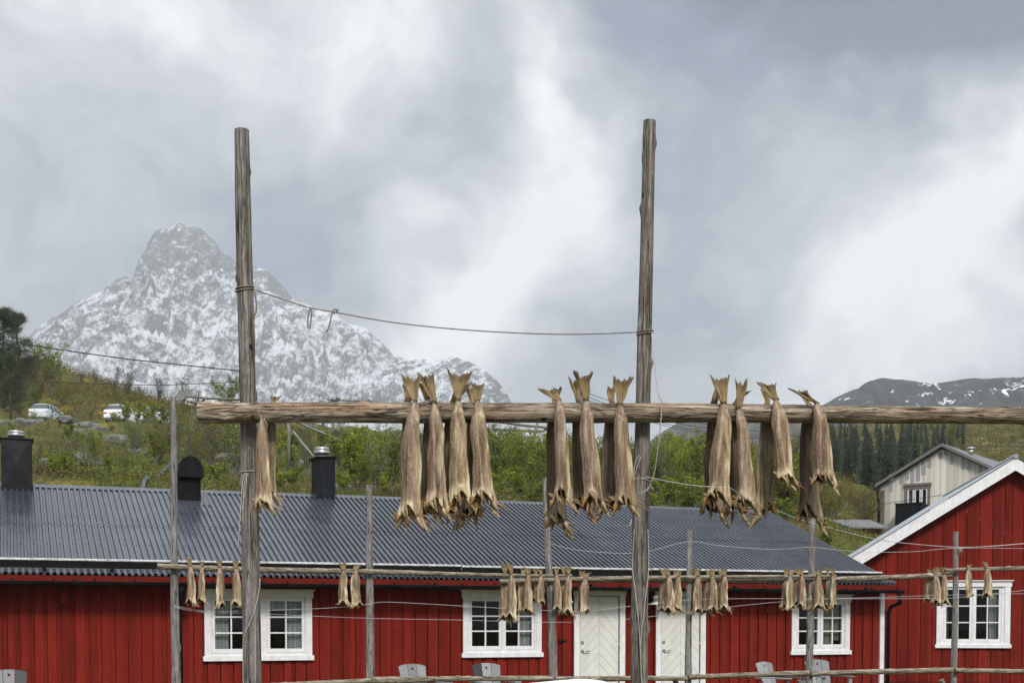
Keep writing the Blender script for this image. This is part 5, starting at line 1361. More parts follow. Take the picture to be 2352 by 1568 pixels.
# ------------------------------------------------------------------ cords, ropes and wires
def smooth_pts(pts, k=5):
    pts = np.asarray(pts, float); n = len(pts); out = []
    for i in range(n - 1):
        p0, p1, p2, p3 = pts[max(i - 1, 0)], pts[i], pts[i + 1], pts[min(i + 2, n - 1)]
        for j in range(k):
            t = j / k
            out.append(.5 * ((2 * p1) + (-p0 + p2) * t + (2 * p0 - 5 * p1 + 4 * p2 - p3) * t * t + (-p0 + 3 * p1 - 3 * p2 + p3) * t ** 3))
    return out + [pts[-1]]
def cord(lists, wpx, mat, name, label, cat, group=None):
    """lists of (px, py, distance); wpx = width in frame units"""
    m = MB()
    for l in lists:
        pts = smooth_pts([P(*q) for q in l])
        m.tube(pts, [wpx / 2 / F * p[1] for p in pts], 6)
    return tag(m.build(name, M[mat]), label, cat, group)
def loop(px, py, w, Y, tilt=2.0, n=18, dy=0):      # a turn of rope round a post
    r = w / 2 / F * Y; c = P(px, py, Y)
    return [tuple(c + np.array([r * math.cos(a), r * math.sin(a), tilt / F * Y * math.sin(a + 1)])) for a in np.linspace(0, 2 * math.pi, n)]
def wraps(m, turns, wpx, Y):
    for t in turns: m.tube([np.array(q) for q in loop(*t)], wpx / 2 / F * Y, 6, cap=False)
G_C = 'cords strung between the posts'
m = MB()
Y = 7.1
l = [(585, 665, 7.07), (640, 684, 7.08), (710, 706, 7.08), (770, 717, 7.08), (900, 740, 7.08), (1050, 756, 7.08), (1200, 765, 7.08), (1330, 767.5, 7.08), (1460, 763, 7.07)]
m.tube(smooth_pts([P(*q) for q in l]), .0034, 6)
wraps(m, [(562, 661, 40, Y, 3), (562, 667, 40, Y, 4), (1481, 761, 37, Y, 2), (1481, 766, 37, Y, 3)], 3.2, Y)
for l in ([(584, 668, 7.05), (588, 690, 7.05), (589, 710, 7.05), (583, 735, 7.05), (585, 775, 7.05)], [(713, 706, 7.07), (708, 725, 7.07), (707, 753, 7.07)], [(716, 708, 7.07), (715, 730, 7.07), (711, 755, 7.07)],
          [(778, 712, 7.07), (768, 711, 7.07), (762, 722, 7.07), (757, 745, 7.07), (750, 762, 7.07)], [(762, 720, 7.07), (772, 716, 7.07), (777, 711, 7.07)]):
    m.tube(smooth_pts([P(*q) for q in l]), .0042, 6)
tag(m.build('rope', M['rope']), 'dark rope sagging high between the two tall posts with short tied ends dangling', 'rope')
cord([[(-60, 764, 7.0), (0, 777, 7.0), (90, 795, 7.0), (300, 825, 7.02), (548, 851, 7.05)]], 2.6, 'wire', 'rope', 'dark cord running down from top left to the left tall post', 'rope')
cord([[(-60, 868, 9.0), (90, 876, 8.0), (340, 884, 7.2), (450, 881, 7.1), (545, 877, 7.05)]], 1.6, 'wire', 'rope', 'thin dark cord low across the hillside to the left tall post', 'rope')
m = MB()
for l in ([(1497, 762, 7.06), (1500, 800, 7.0), (1506, 860, 6.95), (1513, 905, 6.92), (1520, 925, 6.92), (1517, 975, 6.93), (1511, 1030, 6.96), (1503, 1085, 7.0), (1492, 1114, 7.03)],):
    m.tube(smooth_pts([P(*q) for q in l]), .0030, 7)
wraps(m, [(1474, 1100, 38, Y, 1), (1474, 1104, 39, Y, -5), (1473, 1130, 38, Y, 1)], 1.8, Y)
for l in ([(1457, 1140, 7.02), (1470, 1133, 7.0), (1485, 1125, 7.0), (1496, 1112, 7.03)], [(1468, 1045, 7.03), (1460, 1060, 7.03), (1456, 1085, 7.04), (1457, 1102, 7.04)], [(1473, 1047, 7.03), (1465, 1066, 7.03), (1458, 1092, 7.04)]):
    m.tube(smooth_pts([P(*q) for q in l]), .0026, 6)
for k in range(7):
    r_ = random.Random(k); m.tube([P(1495, 1117, 7.02), P(1497 + 3 * r_.random(), 1120 + 4 * r_.random(), 7.01), P(1498 + 6 * r_.random(), 1118 + 9 * r_.random(), 7.0)], .0016, 5)
tag(m.build('rope', M['twine']), 'pale rope hanging slack beside the right tall post and wound round it below the log', 'rope')
m = MB()
for l in ([(1457, 1215, 7.06), (1453, 1300, 7.06), (1457, 1340, 7.04), (1466, 1420, 7.03), (1470, 1480, 7.03), (1476, 1600, 7.03)], [(1488, 1215, 7.06), (1490, 1300, 7.06), (1483, 1370, 7.03), (1475, 1440, 7.03), (1471, 1482, 7.03)]):
    m.tube(smooth_pts([P(*q) for q in l]), .0026, 6)
for k in range(8):
    r_ = random.Random(k + 20); m.tube([P(1451, 1192, 7.04), P(1449 - 2 * r_.random(), 1200 + 6 * r_.random(), 7.03), P(1447 - 9 * r_.random(), 1205 + 13 * r_.random(), 7.02)], .0016, 5)
tag(m.build('rope', M['twine']), 'pale rope hanging in a long V down the lower right tall post', 'rope')
m = MB()
wraps(m, [(573, 1083, 42, Y, 1)], 2.4, Y)
for l in ([(563, 1085, 7.03), (557, 1110, 7.02), (554, 1150, 7.02), (549, 1225, 7.03), (546, 1260, 7.04)], [(566, 1086, 7.03), (566, 1110, 7.02), (560, 1145, 7.02), (556, 1170, 7.02)], [(570, 1086, 7.03), (562, 1105, 7.02), (560, 1130, 7.02), (558, 1200, 7.02)],
          [(597, 1328, 7.05), (596, 1350, 7.04), (588, 1390, 7.03), (576, 1425, 7.03), (562, 1455, 7.04), (558, 1490, 7.05), (559, 1600, 7.05)]):
    m.tube(smooth_pts([P(*q) for q in l]), .0022, 6)
tag(m.build('rope', M['twine']), 'pale twine tied round the left tall post below the log with loose hanging ends', 'rope')
def bk(px): return YB(px) - .10
def bl(pts): return [(x, y, bk(x)) for x, y in pts]
cord([[(1480, 1093, 7.04), (1530, 1104, 6.9), (1600, 1115, 6.80), (1663, 1119, 6.78), (1680, 1122, 6.80), (1720, 1145, 7.2), (1800, 1178, 8.6), (1880, 1205, 10.5), (2040, 1242, 14), (2196, 1256, 18.4), (2270, 1254, 18.4), (2360, 1247, 18.6)]], 1.7, 'cord', 'cord', 'pale cord from the right tall post past the right fish bunch to the last pole', 'cord', G_C)
cord([bl([(1255, 1243), (1300, 1258), (1370, 1267), (1450, 1270), (1500, 1263), (1583, 1243), (1650, 1252), (1750, 1260), (1800, 1260), (1866, 1256), (1920, 1262), (2000, 1267), (2100, 1266), (2196, 1258), (2360, 1259)])], 1.0, 'cord', 'cord', 'pale cord sagging before the roof from the third thin pole to the last', 'cord', G_C)
cord([bl([(400, 1390), (440, 1398), (480, 1403), (548, 1402), (700, 1398), (800, 1392), (849, 1386), (900, 1382), (1100, 1393), (1250, 1401), (1340, 1403), (1450, 1391), (1580, 1377), (1700, 1374), (1866, 1374), (2050, 1374), (2160, 1373), (2196, 1372), (2360, 1354)])], 1.0, 'cord', 'cord', 'upper pale cord crossing the windows and doors from the first thin pole rightwards', 'cord', G_C)
cord([bl([(400, 1392), (430, 1400), (480, 1406), (570, 1407), (700, 1413), (850, 1419), (1060, 1423), (1160, 1426), (1290, 1428), (1420, 1423), (1600, 1402), (1720, 1388), (1866, 1376), (2050, 1370), (2170, 1366), (2360, 1362)])], .9, 'cord', 'cord', 'lower pale cord crossing the red wall from the first thin pole rightwards', 'cord', G_C)
m = MB()
for x, y in ((2207, 1262), (2211, 1262), (2214, 1260)): m.tube([P(2199, 1259, 18.3), P((x + 2203) / 2, y - 3, 18.28), P(x - 3, y + 9, 18.3)], .006, 5)
tag(m.build('cord_end', M['twine']), 'white frayed cord end tied at the last thin pole', 'cord')
G_W = 'overhead wires'
for k, l in enumerate(([(1338, 898, 75.2), (1408, 922, 82), (1560, 962, 88), (1715, 987, 88), (1900, 1008, 88), (2050, 1018, 88), (2200, 1024, 88), (2400, 1023, 88), (3000, 1012, 88)], [(1338, 905, 75.2), (1400, 929, 82), (1560, 972, 86), (1715, 996, 86), (1900, 1020, 86), (2050, 1030, 86), (2200, 1034, 86), (2400, 1033, 86), (3000, 1022, 86)],
                       [(1338, 912, 75.2), (1390, 932, 80), (1560, 980, 80), (1715, 1000, 76), (1910, 1028, 70), (2010, 1041, 66), (2108, 1052, 63)], [(1338, 916, 75.2), (1390, 936, 80), (1560, 985, 80), (1715, 1003, 76), (1910, 1031, 70), (2010, 1044, 66), (2100, 1055, 63)])):
    cord([l], 1.25, 'wire', 'overhead_wire', ['topmost black overhead wire crossing in front of the spruce forest', 'second black overhead wire crossing in front of the spruce forest', 'third black overhead wire, ending at the cream house', 'lowest black overhead wire, ending at the cream house'][k], 'wire', G_W)
cord([[(1890, 1178, 48), (1960, 1168, 50), (2022, 1158, 52), (2100, 1146, 54), (2165, 1136, 55)]], 1.4, 'wire', 'overhead_wire', 'thin black wire sloping up across the cream house wall under its window', 'wire', G_W)
m = MB()
for o_ in (0, 1):
    pts = [gp(x + o_ * 4, y) + [0, 0, .12] for x, y in zip(np.linspace(330, 400, 22), np.linspace(44, 62, 22))]
    m.tube(pts, .045, 7)
tag(m.build('hose', M['hose']), 'two blue-grey hoses lying up the grassy slope behind the roof', 'hose')

q = gp(1338, 75.3); tp_ = P(1338, 893, 75.3)
up_ = thing('utility_pole', q, 'grey utility pole carrying wires, hidden behind the middle fish of the three', 'utility pole')
m = MB(); m.tube([q - [0, 0, .4], (q + tp_) / 2, tp_], [.13, .12, .10], 10); m.build('pole', M['oldwood'], up_)
m = MB(); m.box(world_frame, (tp_[0] - .12, 75.17, tp_[2] - .35), (tp_[0] + .12, 75.21, tp_[2] - .10)); m.build('wire_bracket', M['black'], up_)

# ------------------------------------------------------------------ garden chairs
def chair_proto():
    root = thing('garden_chair', (0, 0, 0), 'x', 'chair')
    def cf(x, y, z): return np.array([x, y, z], float)
    lean = .32
    def bf(x, d, h): return cf(x, .30 + h * lean + d, .30 + h)         # back plane, h up the back
    for k, (a, b, t0, t1) in enumerate(((-.275, -.098, .555, .598), (-.088, .088, .60, .60), (.098, .275, .598, .555))):
        m = MB()
        shr = .80
        m.prism([(a * shr, -.05), (b * shr, -.05), (b, t1), ((a + b) / 2, max(t0, t1) + (.004 if k == 1 else -.012)), (a, t0)], bf, -.011, .011)
        o = m.build('back_slat', M['chair'], root)
        if k == 1:
            h = MB(); n = 14
            h.prism([(.024 * math.cos(2 * math.pi * q / n), .515 + .024 * math.sin(2 * math.pi * q / n)) for q in range(n)], bf, -.0125, -.0115)
            h.build('hand_hole', M['hole'], o)
    for k in range(5):
        m = MB(); y = -.28 + k * .125; m.box(lambda x, d, z: cf(x, y + d, .36 - (y + .28) * .16 + z), (-.27, 0, 0), (.27, .105, .02)); m.build('seat_slat', M['chair'], root)
    for sg in (-1, 1):
        m = MB(); m.box(cf, (sg * .30 - .035, -.30, 0), (sg * .30 + .035, -.27, .56)); m.build('leg', M['chair'], root)
        m = MB(); m.prism([(-.29, .36), (.62, .02), (.62, .0), (.50, .0), (-.29, .26)], lambda a, b, c: cf(sg * .285 + b, a, c), -.012, .012); m.build('leg', M['chair'], root)
        m = MB(); m.box(cf, (sg * .31 - .06, -.34, .56), (sg * .31 + .06, .42, .582)); m.build('armrest', M['chair'], root)
    m = MB(); m.box(cf, (-.30, .40, .53), (.30, .43, .56)); m.build('back_rail', M['chair'], root)
    return root
M['hole'] = material('dark_red_hole', (.07, .010, .007), .9)
cp = chair_proto()
CH = [(20, 1536, .02, 'grey slatted garden chair at the far left by the plain red wall'), (943, 1523, .22, 'grey slatted garden chair under the bare red wall between two windows'),
      (1114, 1521, .02, 'grey slatted garden chair under the six-pane window left of the doors'), (1750, 1518, .42, 'grey slatted garden chair tilted by the red wall right of the second door'), (1873, 1513, -.05, 'grey slatted garden chair under the small right window, behind the fifth pole')]
for k, (px, py, rz, lab) in enumerate(CH):
    o = cp
    if k:
        o = cp.copy(); COL.objects.link(o)
        for ch in cp.children:
            c = ch.copy(); COL.objects.link(c); c.parent = o
            for g in ch.children:
                d = g.copy(); COL.objects.link(d); d.parent = c
    q = on_plane(px, py, HA + HN * -.62, HN)
    s = q[2] / .905
    o.location = (q[0] + .52 * math.sin(TH + rz) * 1.0, q[1] - .52 * math.cos(TH + rz), 0)
    o.scale = (1.0, 1.0, s)
    o.rotation_euler = (0, 0, TH + rz)
    tag(o, lab, 'chair', 'garden chairs along the red wall')

# ------------------------------------------------------------------ cars
def car_paint(name, c):
    return material(name, c, .25, spec=.6)
def make_car(loc, rz, L, W, H, paint, lab, kind='hatch', group=None):
    """a hatchback as a lofted shell along x (front at -x); glass, wheels, lamps and bumpers are parts"""
    root = thing('parked_car', loc, lab, 'car', group)
    rot = np.array([[math.cos(rz), -math.sin(rz), 0], [math.sin(rz), math.cos(rz), 0], [0, 0, 1]])
    def cf(x, y, z): return np.asarray(loc) + rot @ np.array([x, y, z], float)
    hl = L / 2
    body = [(-1.0, .34, .50, .80), (-.96, .22, .62, .92), (-.80, .18, .70, .98), (-.52, .18, .78, 1.0), (-.30, .18, .86, 1.0), (0, .18, .90, 1.0), (.5, .18, .94, 1.0), (.85, .20, .97, .98), (.96, .24, .94, .92), (1.0, .34, .70, .84)]
    v = []
    for x, z0, z1, w in body:
        hw = W / 2 * w; zt = z1 * H / 1.45; zb = z0
        sec = [(-hw * .90, zb), (-hw, zb + .12), (-hw, zt - .16), (-hw * .93, zt - .02), (-hw * .80, zt), (0, zt + .012), (hw * .80, zt), (hw * .93, zt - .02), (hw, zt - .16), (hw, zb + .12), (hw * .90, zb), (0, zb)]
        v.append([cf(x * hl, y, z) for y, z in sec])
    m = MB(); n = 12
    for i in range(len(v) - 1):
        for j in range(n):
            m.face([v[i][j], v[i][(j + 1) % n], v[i + 1][(j + 1) % n], v[i + 1][j]][::-1], None, 1, True)
    m.face(v[0]); m.face(v[-1][::-1])
    bo = m.build('body', paint, root)
    # cabin: pillars and roof as one shell over a glass house
    cab = [(-.36, .86, .86, .86), (-.10, H - .10, .74, .74), (-.02, H - .035, .70, .72), (.18, H, .69, .72), (.45, H - .004, .69, .72), (.66, H - .03, .68, .71), (.72, H - .09, .68, .71), (.90, .95, .84, .84)]
    g = []
    for x, z, w, wt in cab:
        hw = W / 2 * w
        g.append((x, z, hw))
    m = MB()
    belt = .90 * H / 1.45
    for i in range(1, len(g) - 2):                 # roof skin
        (xa, za, wa), (xb, zb, wb) = g[i], g[i + 1]
        for sa, sb in ((-1, -.86), (-.86, -.4), (-.4, .4), (.4, .86), (.86, 1)):
            def zz(z, s): return z - .055 * max(0, abs(s) - .4) ** 1.6
            m.face([cf(xa * hl, sa * wa, zz(za, sa)), cf(xb * hl, sa * wb, zz(zb, sa)), cf(xb * hl, sb * wb, zz(zb, sb)), cf(xa * hl, sb * wa, zz(za, sb))][::-1], None, 1, True)
    m.build('roof_panel', paint, bo)
    for nm, (i, j) in (('windscreen', (0, 1)), ('rear_window', (6, 7))):
        (xa, za, wa), (xb, zb, wb) = g[i], g[j]
        m = MB(); m.face([cf(xa * hl, -wa, za), cf(xb * hl, -wb, zb), cf(xb * hl, wb, zb), cf(xa * hl, wa, za)]); m.build(nm, M['carglass'], bo)
    for s in (-1, 1):
        m = MB()
        top = [g[k] for k in range(1, 7)]
        poly = [cf(g[0][0] * hl, s * g[0][2], belt)] + [cf(x * hl, s * w, z - .075) for x, z, w in top] + [cf(g[7][0] * hl, s * g[7][2], belt)]
        m.face(poly if s < 0 else poly[::-1]); m.build('side_window', M['carglass'], bo)
        m = MB()
        for k in range(1, 6):
            (xa, za, wa), (xb, zb, wb) = g[k], g[k + 1]
            m.face([cf(xa * hl, s * wa, za - .03), cf(xb * hl, s * wb, zb - .03), cf(xb * hl, s * (wb + .004), zb - .085), cf(xa * hl, s * (wa + .004), za - .085)])
        for x in (.28, .62):
            m.face([cf((x - .02) * hl, s * W / 2 * .70, H - .06), cf((x + .02) * hl, s * W / 2 * .70, H - .06), cf((x + .03) * hl, s * W / 2 * .93, belt), cf((x - .03) * hl, s * W / 2 * .93, belt)])
        m.face([cf(-.37 * hl, s * W / 2 * .88, belt), cf(-.32 * hl, s * W / 2 * .88, belt), cf(-.06 * hl, s * W / 2 * .745, H - .07), cf(-.12 * hl, s * W / 2 * .745, H - .07)])
        m.build('pillar', paint, bo)
        m = MB(); m.box(lambda x, y, z: cf(-.28 * hl + x, s * (W / 2 + .02) + s * y, belt + .02 + z), (-.06, 0, 0), (.06, .16, .12)); m.build('mirror', paint, bo)
        for x, nm in ((-.985, 'headlight'), (.985, 'tail_light')):
            m = MB(); m.box(lambda a, b, c: cf(x * hl + a, s * W * .36 + b, .66 * H / 1.45 + c), (-.03, -.14, -.06), (.03, .14, .07)); m.build(nm, M['lampglass'] if nm == 'headlight' else M['redlamp'], bo)
        for x in (-.62, .62):
            c = cf(x * hl, s * (W / 2 - .10), .31)
            ax = rot @ np.array([0, 1.0, 0])
            m = MB(); m.tube([c - ax * .10, c - ax * .08, c + ax * .08, c + ax * .10], [.28, .31, .31, .28], 24); wo_ = m.build('wheel', M['tyre'], root)
            m = MB(); m.tube([c - ax * .104, c + ax * .104], .19, 18); m.build('rim', M['steel'], wo_)
    for x in (-1.0, 1.0):
        m = MB(); m.box(lambda a, b, c: cf(x * hl + a, b, .42 + c), (-.05, -W * .42, -.10), (.05, W * .42, .08)); m.build('bumper', paint, bo)
    return root
M['carglass'] = material('dark_car_glass', (.02, .028, .030), .06, spec=.6)
M['tyre'] = material('black_tyre', (.018, .018, .018), .85)
M['lampglass'] = material('headlight_lens', (.55, .57, .58), .15)
M['redlamp'] = material('red_lamp_lens', (.30, .012, .010), .2)
M['carwhite'] = car_paint('white_car_paint', (.78, .79, .80)); M['carsilver'] = car_paint('pale_silver_car_paint', (.55, .60, .61))
# white boat in the yard: only its bow rim shows above the lower frame edge
BY = 5.35
bowp = P(1412, 1572, BY)
def sheer(x):                                    # height of the gunwale, x metres aft of the stem
    return -.026 + np.interp(x, [0, .02, .06, .12, .25, .5, 1.0, 2.0, 3.6], [1.340, 1.350, 1.356, 1.357, 1.343, 1.312, 1.26, 1.19, 1.17])
boat = thing('rowing_boat', (bowp[0] - 1.8, BY, .45), 'white boat in the yard below the right tall post, only its bow rim in view', 'boat')
m = MB(); rows = []
xs_ = [0.0, .02, .06, .12, .25, .5, .9, 1.4, 2.0, 2.8, 3.6]
for x in xs_:
    hb = .80 * min(1, (x / 1.5)) ** .55 + .012; zt_ = float(sheer(x)); zk = .55 + .70 * max(0, 1 - x / .55) ** 1.6
    row = []
    for k in range(13):
        a_ = math.pi * k / 12
        row.append(np.array([bowp[0] - x, BY + .2 - hb * math.cos(a_), zt_ - (zt_ - zk) * math.sin(a_) ** .8]))
    rows.append(row)
for i_ in range(len(rows) - 1):
    for k in range(12): m.face([rows[i_][k], rows[i_ + 1][k], rows[i_ + 1][k + 1], rows[i_][k + 1]], None, 1, True)
m.face(rows[-1])
for i_ in range(6):
    a_, b_ = rows[i_], rows[i_ + 1]
    m.face([a_[0] - [0, 0, .012], a_[12] - [0, 0, .012], b_[12] - [0, 0, .012], b_[0] - [0, 0, .012]])
m.build('hull', M['carwhite'], boat)
for e_ in (0, 12):
    m = MB(); m.tube(smooth_pts([r_[e_] for r_ in rows], 4), .024, 10); m.build('gunwale', M['carwhite'], boat)
    m = MB(); m.tube(smooth_pts([r_[e_] + [0, -.014 if e_ == 0 else .014, -.036] for r_ in rows], 4), .010, 6); m.build('rubbing_strip', M['wire'], boat)
for x in (.9, 2.8):
    cr = thing('boat_trestle', (bowp[0] - x, BY + .2, 0), 'plain wooden trestle under the white boat in the yard', 'trestle', 'trestles under the boat')
    m = MB(); m.box(world_frame, (bowp[0] - x - .06, BY - .4, .47), (bowp[0] - x + .06, BY + .8, .56)); m.build('beam', M['oldwood'], cr)
    for yy in (-.3, .7):
        m = MB(); m.box(world_frame, (bowp[0] - x - .05, BY + yy - .05, 0), (bowp[0] - x + .05, BY + yy + .05, .47)); m.build('leg', M['oldwood'], cr)
gcar = 'cars parked on the hillside road'
a = gp(118, 110); make_car(a + [0, 0, .0], R(-92), 4.3, 1.75, 1.5, M['carsilver'], 'pale silver car on the hill road between grey boulders, seen end on', group=gcar)
a = gp(288, 110); make_car(a + [0, 0, .08], R(-98), 3.9, 1.7, 1.5, M['carwhite'], 'white car on the hill road behind birch leaves, left of the first thin pole', group=gcar)
a = gp(374, 112); make_car(a + [0, 0, .0], R(-100), 4.4, 1.75, 1.45, M['carwhite'], 'white car almost hidden by leaves directly left of the first thin pole', group=gcar)

# ------------------------------------------------------------------ boulders
def ico(sub):
    import bmesh
    bm = bmesh.new(); bmesh.ops.create_icosphere(bm, subdivisions=sub, radius=1.0)
    v = np.array([x.co[:] for x in bm.verts]); f = np.array([[q.index for q in x.verts] for x in bm.faces]); bm.free()
    return v, f
IV, IF = ico(4)
BO = [(14, 988, 98, 62, 'leftmost grey boulder by the hill road above the left chimney'), (58, 967, 101, 46, 'broad grey boulder beside the hill road, left of the silver car'), (86, 985, 97, 52, 'mossy boulder below the silver car on the hillside'),
      (128, 975, 99, 44, 'grey boulder right under the silver car'), (160, 985, 95, 34, 'small boulder right of the silver car'), (205, 970, 100, 40, 'pale boulder between the silver and the white hill cars'), (236, 974, 98, 34, 'rounded boulder left of the white hill car'),
      (190, 1000, 88, 60, 'wide dark boulder on the slope under the white hill car'), (275, 1022, 76, 50, 'dark boulder in the bushes above the round vent hood, left'), (520, 1058, 66, 46, 'mossy boulder right of the round vent hood'), (320, 1040, 70, 44, 'shaded boulder halfway down the slope left of the first thin pole'),
      (690, 1022, 66, 40, 'grey boulder above the square black chimney cowl'), (790, 1108, 50, 44, 'mossy boulder just right of the square black chimney'), (120, 1072, 56, 46, 'yellow-mossed boulder right of the left chimney'), (210, 1060, 58, 60, 'dark overhanging boulder between left chimney and hoses'), (840, 1096, 52, 34, 'low boulder left of the second thin pole')]
for k, (px, py, Y, w, lab) in enumerate(BO):
    g_ = gp(px, Y); r = w / 2 / F * Y
    s = k * 13 + 3
    q = IV * (1 + .30 * vnoise(IV[:, 0] * 1.4 + s, IV[:, 1] * 1.4, IV[:, 2] * 1.4, s)[:, None] + .10 * vnoise(IV[:, 0] * 4 + s, IV[:, 1] * 4, IV[:, 2] * 4, s)[:, None])
    q = np.sign(q) * np.abs(q) ** .85
    v = q * [r, r * .9, r * .62] + [g_[0], g_[1], g_[2] + r * .22]
    tag(array_mesh('boulder', v, IF, M['rock'], None, True), lab, 'boulder', 'boulders on the hillside')
# ------------------------------------------------------------------ trees, shrubs, grass
def leaf_cloud(c, size, rs, tone0=0.5, tv=.25, up=.3, aspect=.62):
    """one small folded leaf (two triangles' worth of quad) per centre in c"""
    n = len(c)
    a = rs.normal(size=(n, 3)); a[:, 2] = np.abs(a[:, 2]) * up; a /= np.linalg.norm(a, axis=1)[:, None]
    b = rs.normal(size=(n, 3)); b -= a * (a * b).sum(1)[:, None]; b /= np.linalg.norm(b, axis=1)[:, None]
    s = size * rs.uniform(.6, 1.35, n)[:, None]
    v = np.stack([c - a * s * .5, c + b * s * aspect * .5, c + a * s * .5, c - b * s * aspect * .5], 1).reshape(-1, 3)
    f = np.arange(4 * n).reshape(n, 4)
    tone = np.clip(tone0 + rs.normal(size=n) * tv, 0, 1)
    return v, f, tone
def skeleton(rs, h, spread, nstem, nbr, droop=0.0, base=.12):
    """stems and twigs of a multi-stemmed sapling; returns polylines and the twig points leaves grow from"""
    lines, tips = [], []
    for k in range(nstem):
        az_ = rs.uniform(0, 2 * np.pi); out = spread * rs.uniform(.25, 1.0)
        top = np.array([math.cos(az_) * out, math.sin(az_) * out, h * rs.uniform(.72, 1.0)])
        b0 = np.array([math.cos(az_), math.sin(az_), 0]) * base * rs.uniform(0, 1)
        t = np.linspace(0, 1, 8)[:, None]
        wob = np.cumsum(rs.normal(size=(8, 3)) * [.03, .03, 0] * h * .25, axis=0) * t
        st = b0 + (top - b0) * np.concatenate([t ** 1.5, t ** 1.5, t], 1) + wob
        r0 = h * .0095 * rs.uniform(.7, 1.3)
        lines.append((st, np.linspace(r0, r0 * .25, 8)))
        for q in range(nbr):
            u = rs.uniform(.25, .98); i = u * 7; j = int(i)
            p = st[j] + (st[min(j + 1, 7)] - st[j]) * (i - j)
            a2 = rs.uniform(0, 2 * np.pi); ln = h * rs.uniform(.10, .26) * (1.15 - .55 * u)
            d = np.array([math.cos(a2), math.sin(a2), rs.uniform(.25, 1.0) - droop])
            d /= np.linalg.norm(d)
            tt = np.linspace(0, 1, 5)[:, None]
            br = p + d * ln * tt + np.array([0, 0, ln * .2]) * tt ** 2 + rs.normal(size=(5, 3)) * ln * .05 * tt
            lines.append((br, np.linspace(r0 * .35, r0 * .12, 5)))
            for m_ in range(4):
                tips.append(br[1 + m_ % 4] + rs.normal(size=3) * ln * .10)
                if m_ > 1:
                    d2 = d + rs.normal(size=3) * .7
                    e = br[m_] + d2 / np.linalg.norm(d2) * ln * rs.uniform(.25, .5)
                    lines.append((np.stack([br[m_], e]), np.array([r0 * .14, r0 * .07])))
                    tips += [e, (e + br[m_]) / 2]
    return lines, np.array(tips)
def sapling(name, seed, h, spread, nstem, nbr, leaves, size, mat, bark='bark', tone=.5, droop=0.0, clump=.07, local_root=True, up=.5):
    rs = np.random.RandomState(seed)
    root = thing(name, (0, 0, 0), 'x', 'tree')
    lines, tips = skeleton(rs, h, spread, nstem, nbr, droop)
    m = MB()
    for pts, r in lines: m.tube(pts, list(r), 5 if len(pts) > 5 else 3, cap=False)
    m.build('trunk', M[bark], root)
    if leaves:
        cnt = leaves // max(1, len(tips)) + 1
        cl = rs.uniform(-.32, .32, len(tips))      # some twigs lighter, some darker
        c = np.repeat(tips, cnt, 0); tn = np.repeat(cl, cnt)
        c = c + rs.normal(size=c.shape) * clump * h / 3
        c[:, 2] = np.maximum(c[:, 2], .1)
        v, f, t = leaf_cloud(c, size, rs, tone, .16, up)
        array_mesh('crown', v, f, M[mat], root, False, tone=np.clip(t + tn, 0, 1), local=True)
    return root
def spruce(seed, h):
    rs = np.random.RandomState(seed)
    root = thing('spruce_tree', (0, 0, 0), 'x', 'tree')
    m = MB(); m.tube([(0, 0, -.5), (0, 0, h * .5), (0, 0, h)], [h * .012, h * .008, .02], 6); m.build('trunk', M['barkdark'], root)
    V, Tn = [], []
    z = h * .06
    while z < h * .985:
        u = z / h
        rad = h * .175 * (1 - u) ** .85 * rs.uniform(.75, 1.2) + .12
        nb = int(8 + 6 * (1 - u))
        for k in range(nb):
            a = rs.uniform(0, 2 * np.pi); L_ = rad * rs.uniform(.6, 1.1)
            d = np.array([math.cos(a), math.sin(a), 0]); s = np.array([-d[1], d[0], 0])
            ns = 5
            for j in range(ns):
                q = (j + .5) / ns
                c = d * L_ * q + np.array([0, 0, z - L_ * .38 * q ** 1.3 + rs.uniform(-.15, .15)])
                w = L_ * .26 * (1.15 - q); l = L_ * .26
                for sg in (-1, 1):
                    e = c + (d * .6 + s * sg) * w + np.array([0, 0, -.25 * w - rs.uniform(0, .25)])
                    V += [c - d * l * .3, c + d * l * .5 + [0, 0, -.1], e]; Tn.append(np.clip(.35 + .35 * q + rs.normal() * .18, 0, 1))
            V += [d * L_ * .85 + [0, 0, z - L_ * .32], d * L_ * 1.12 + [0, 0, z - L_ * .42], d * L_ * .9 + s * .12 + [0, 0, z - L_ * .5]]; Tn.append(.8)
        z += h * rs.uniform(.022, .034)
    V = np.array(V)
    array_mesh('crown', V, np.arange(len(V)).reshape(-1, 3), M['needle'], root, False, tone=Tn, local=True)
    return root
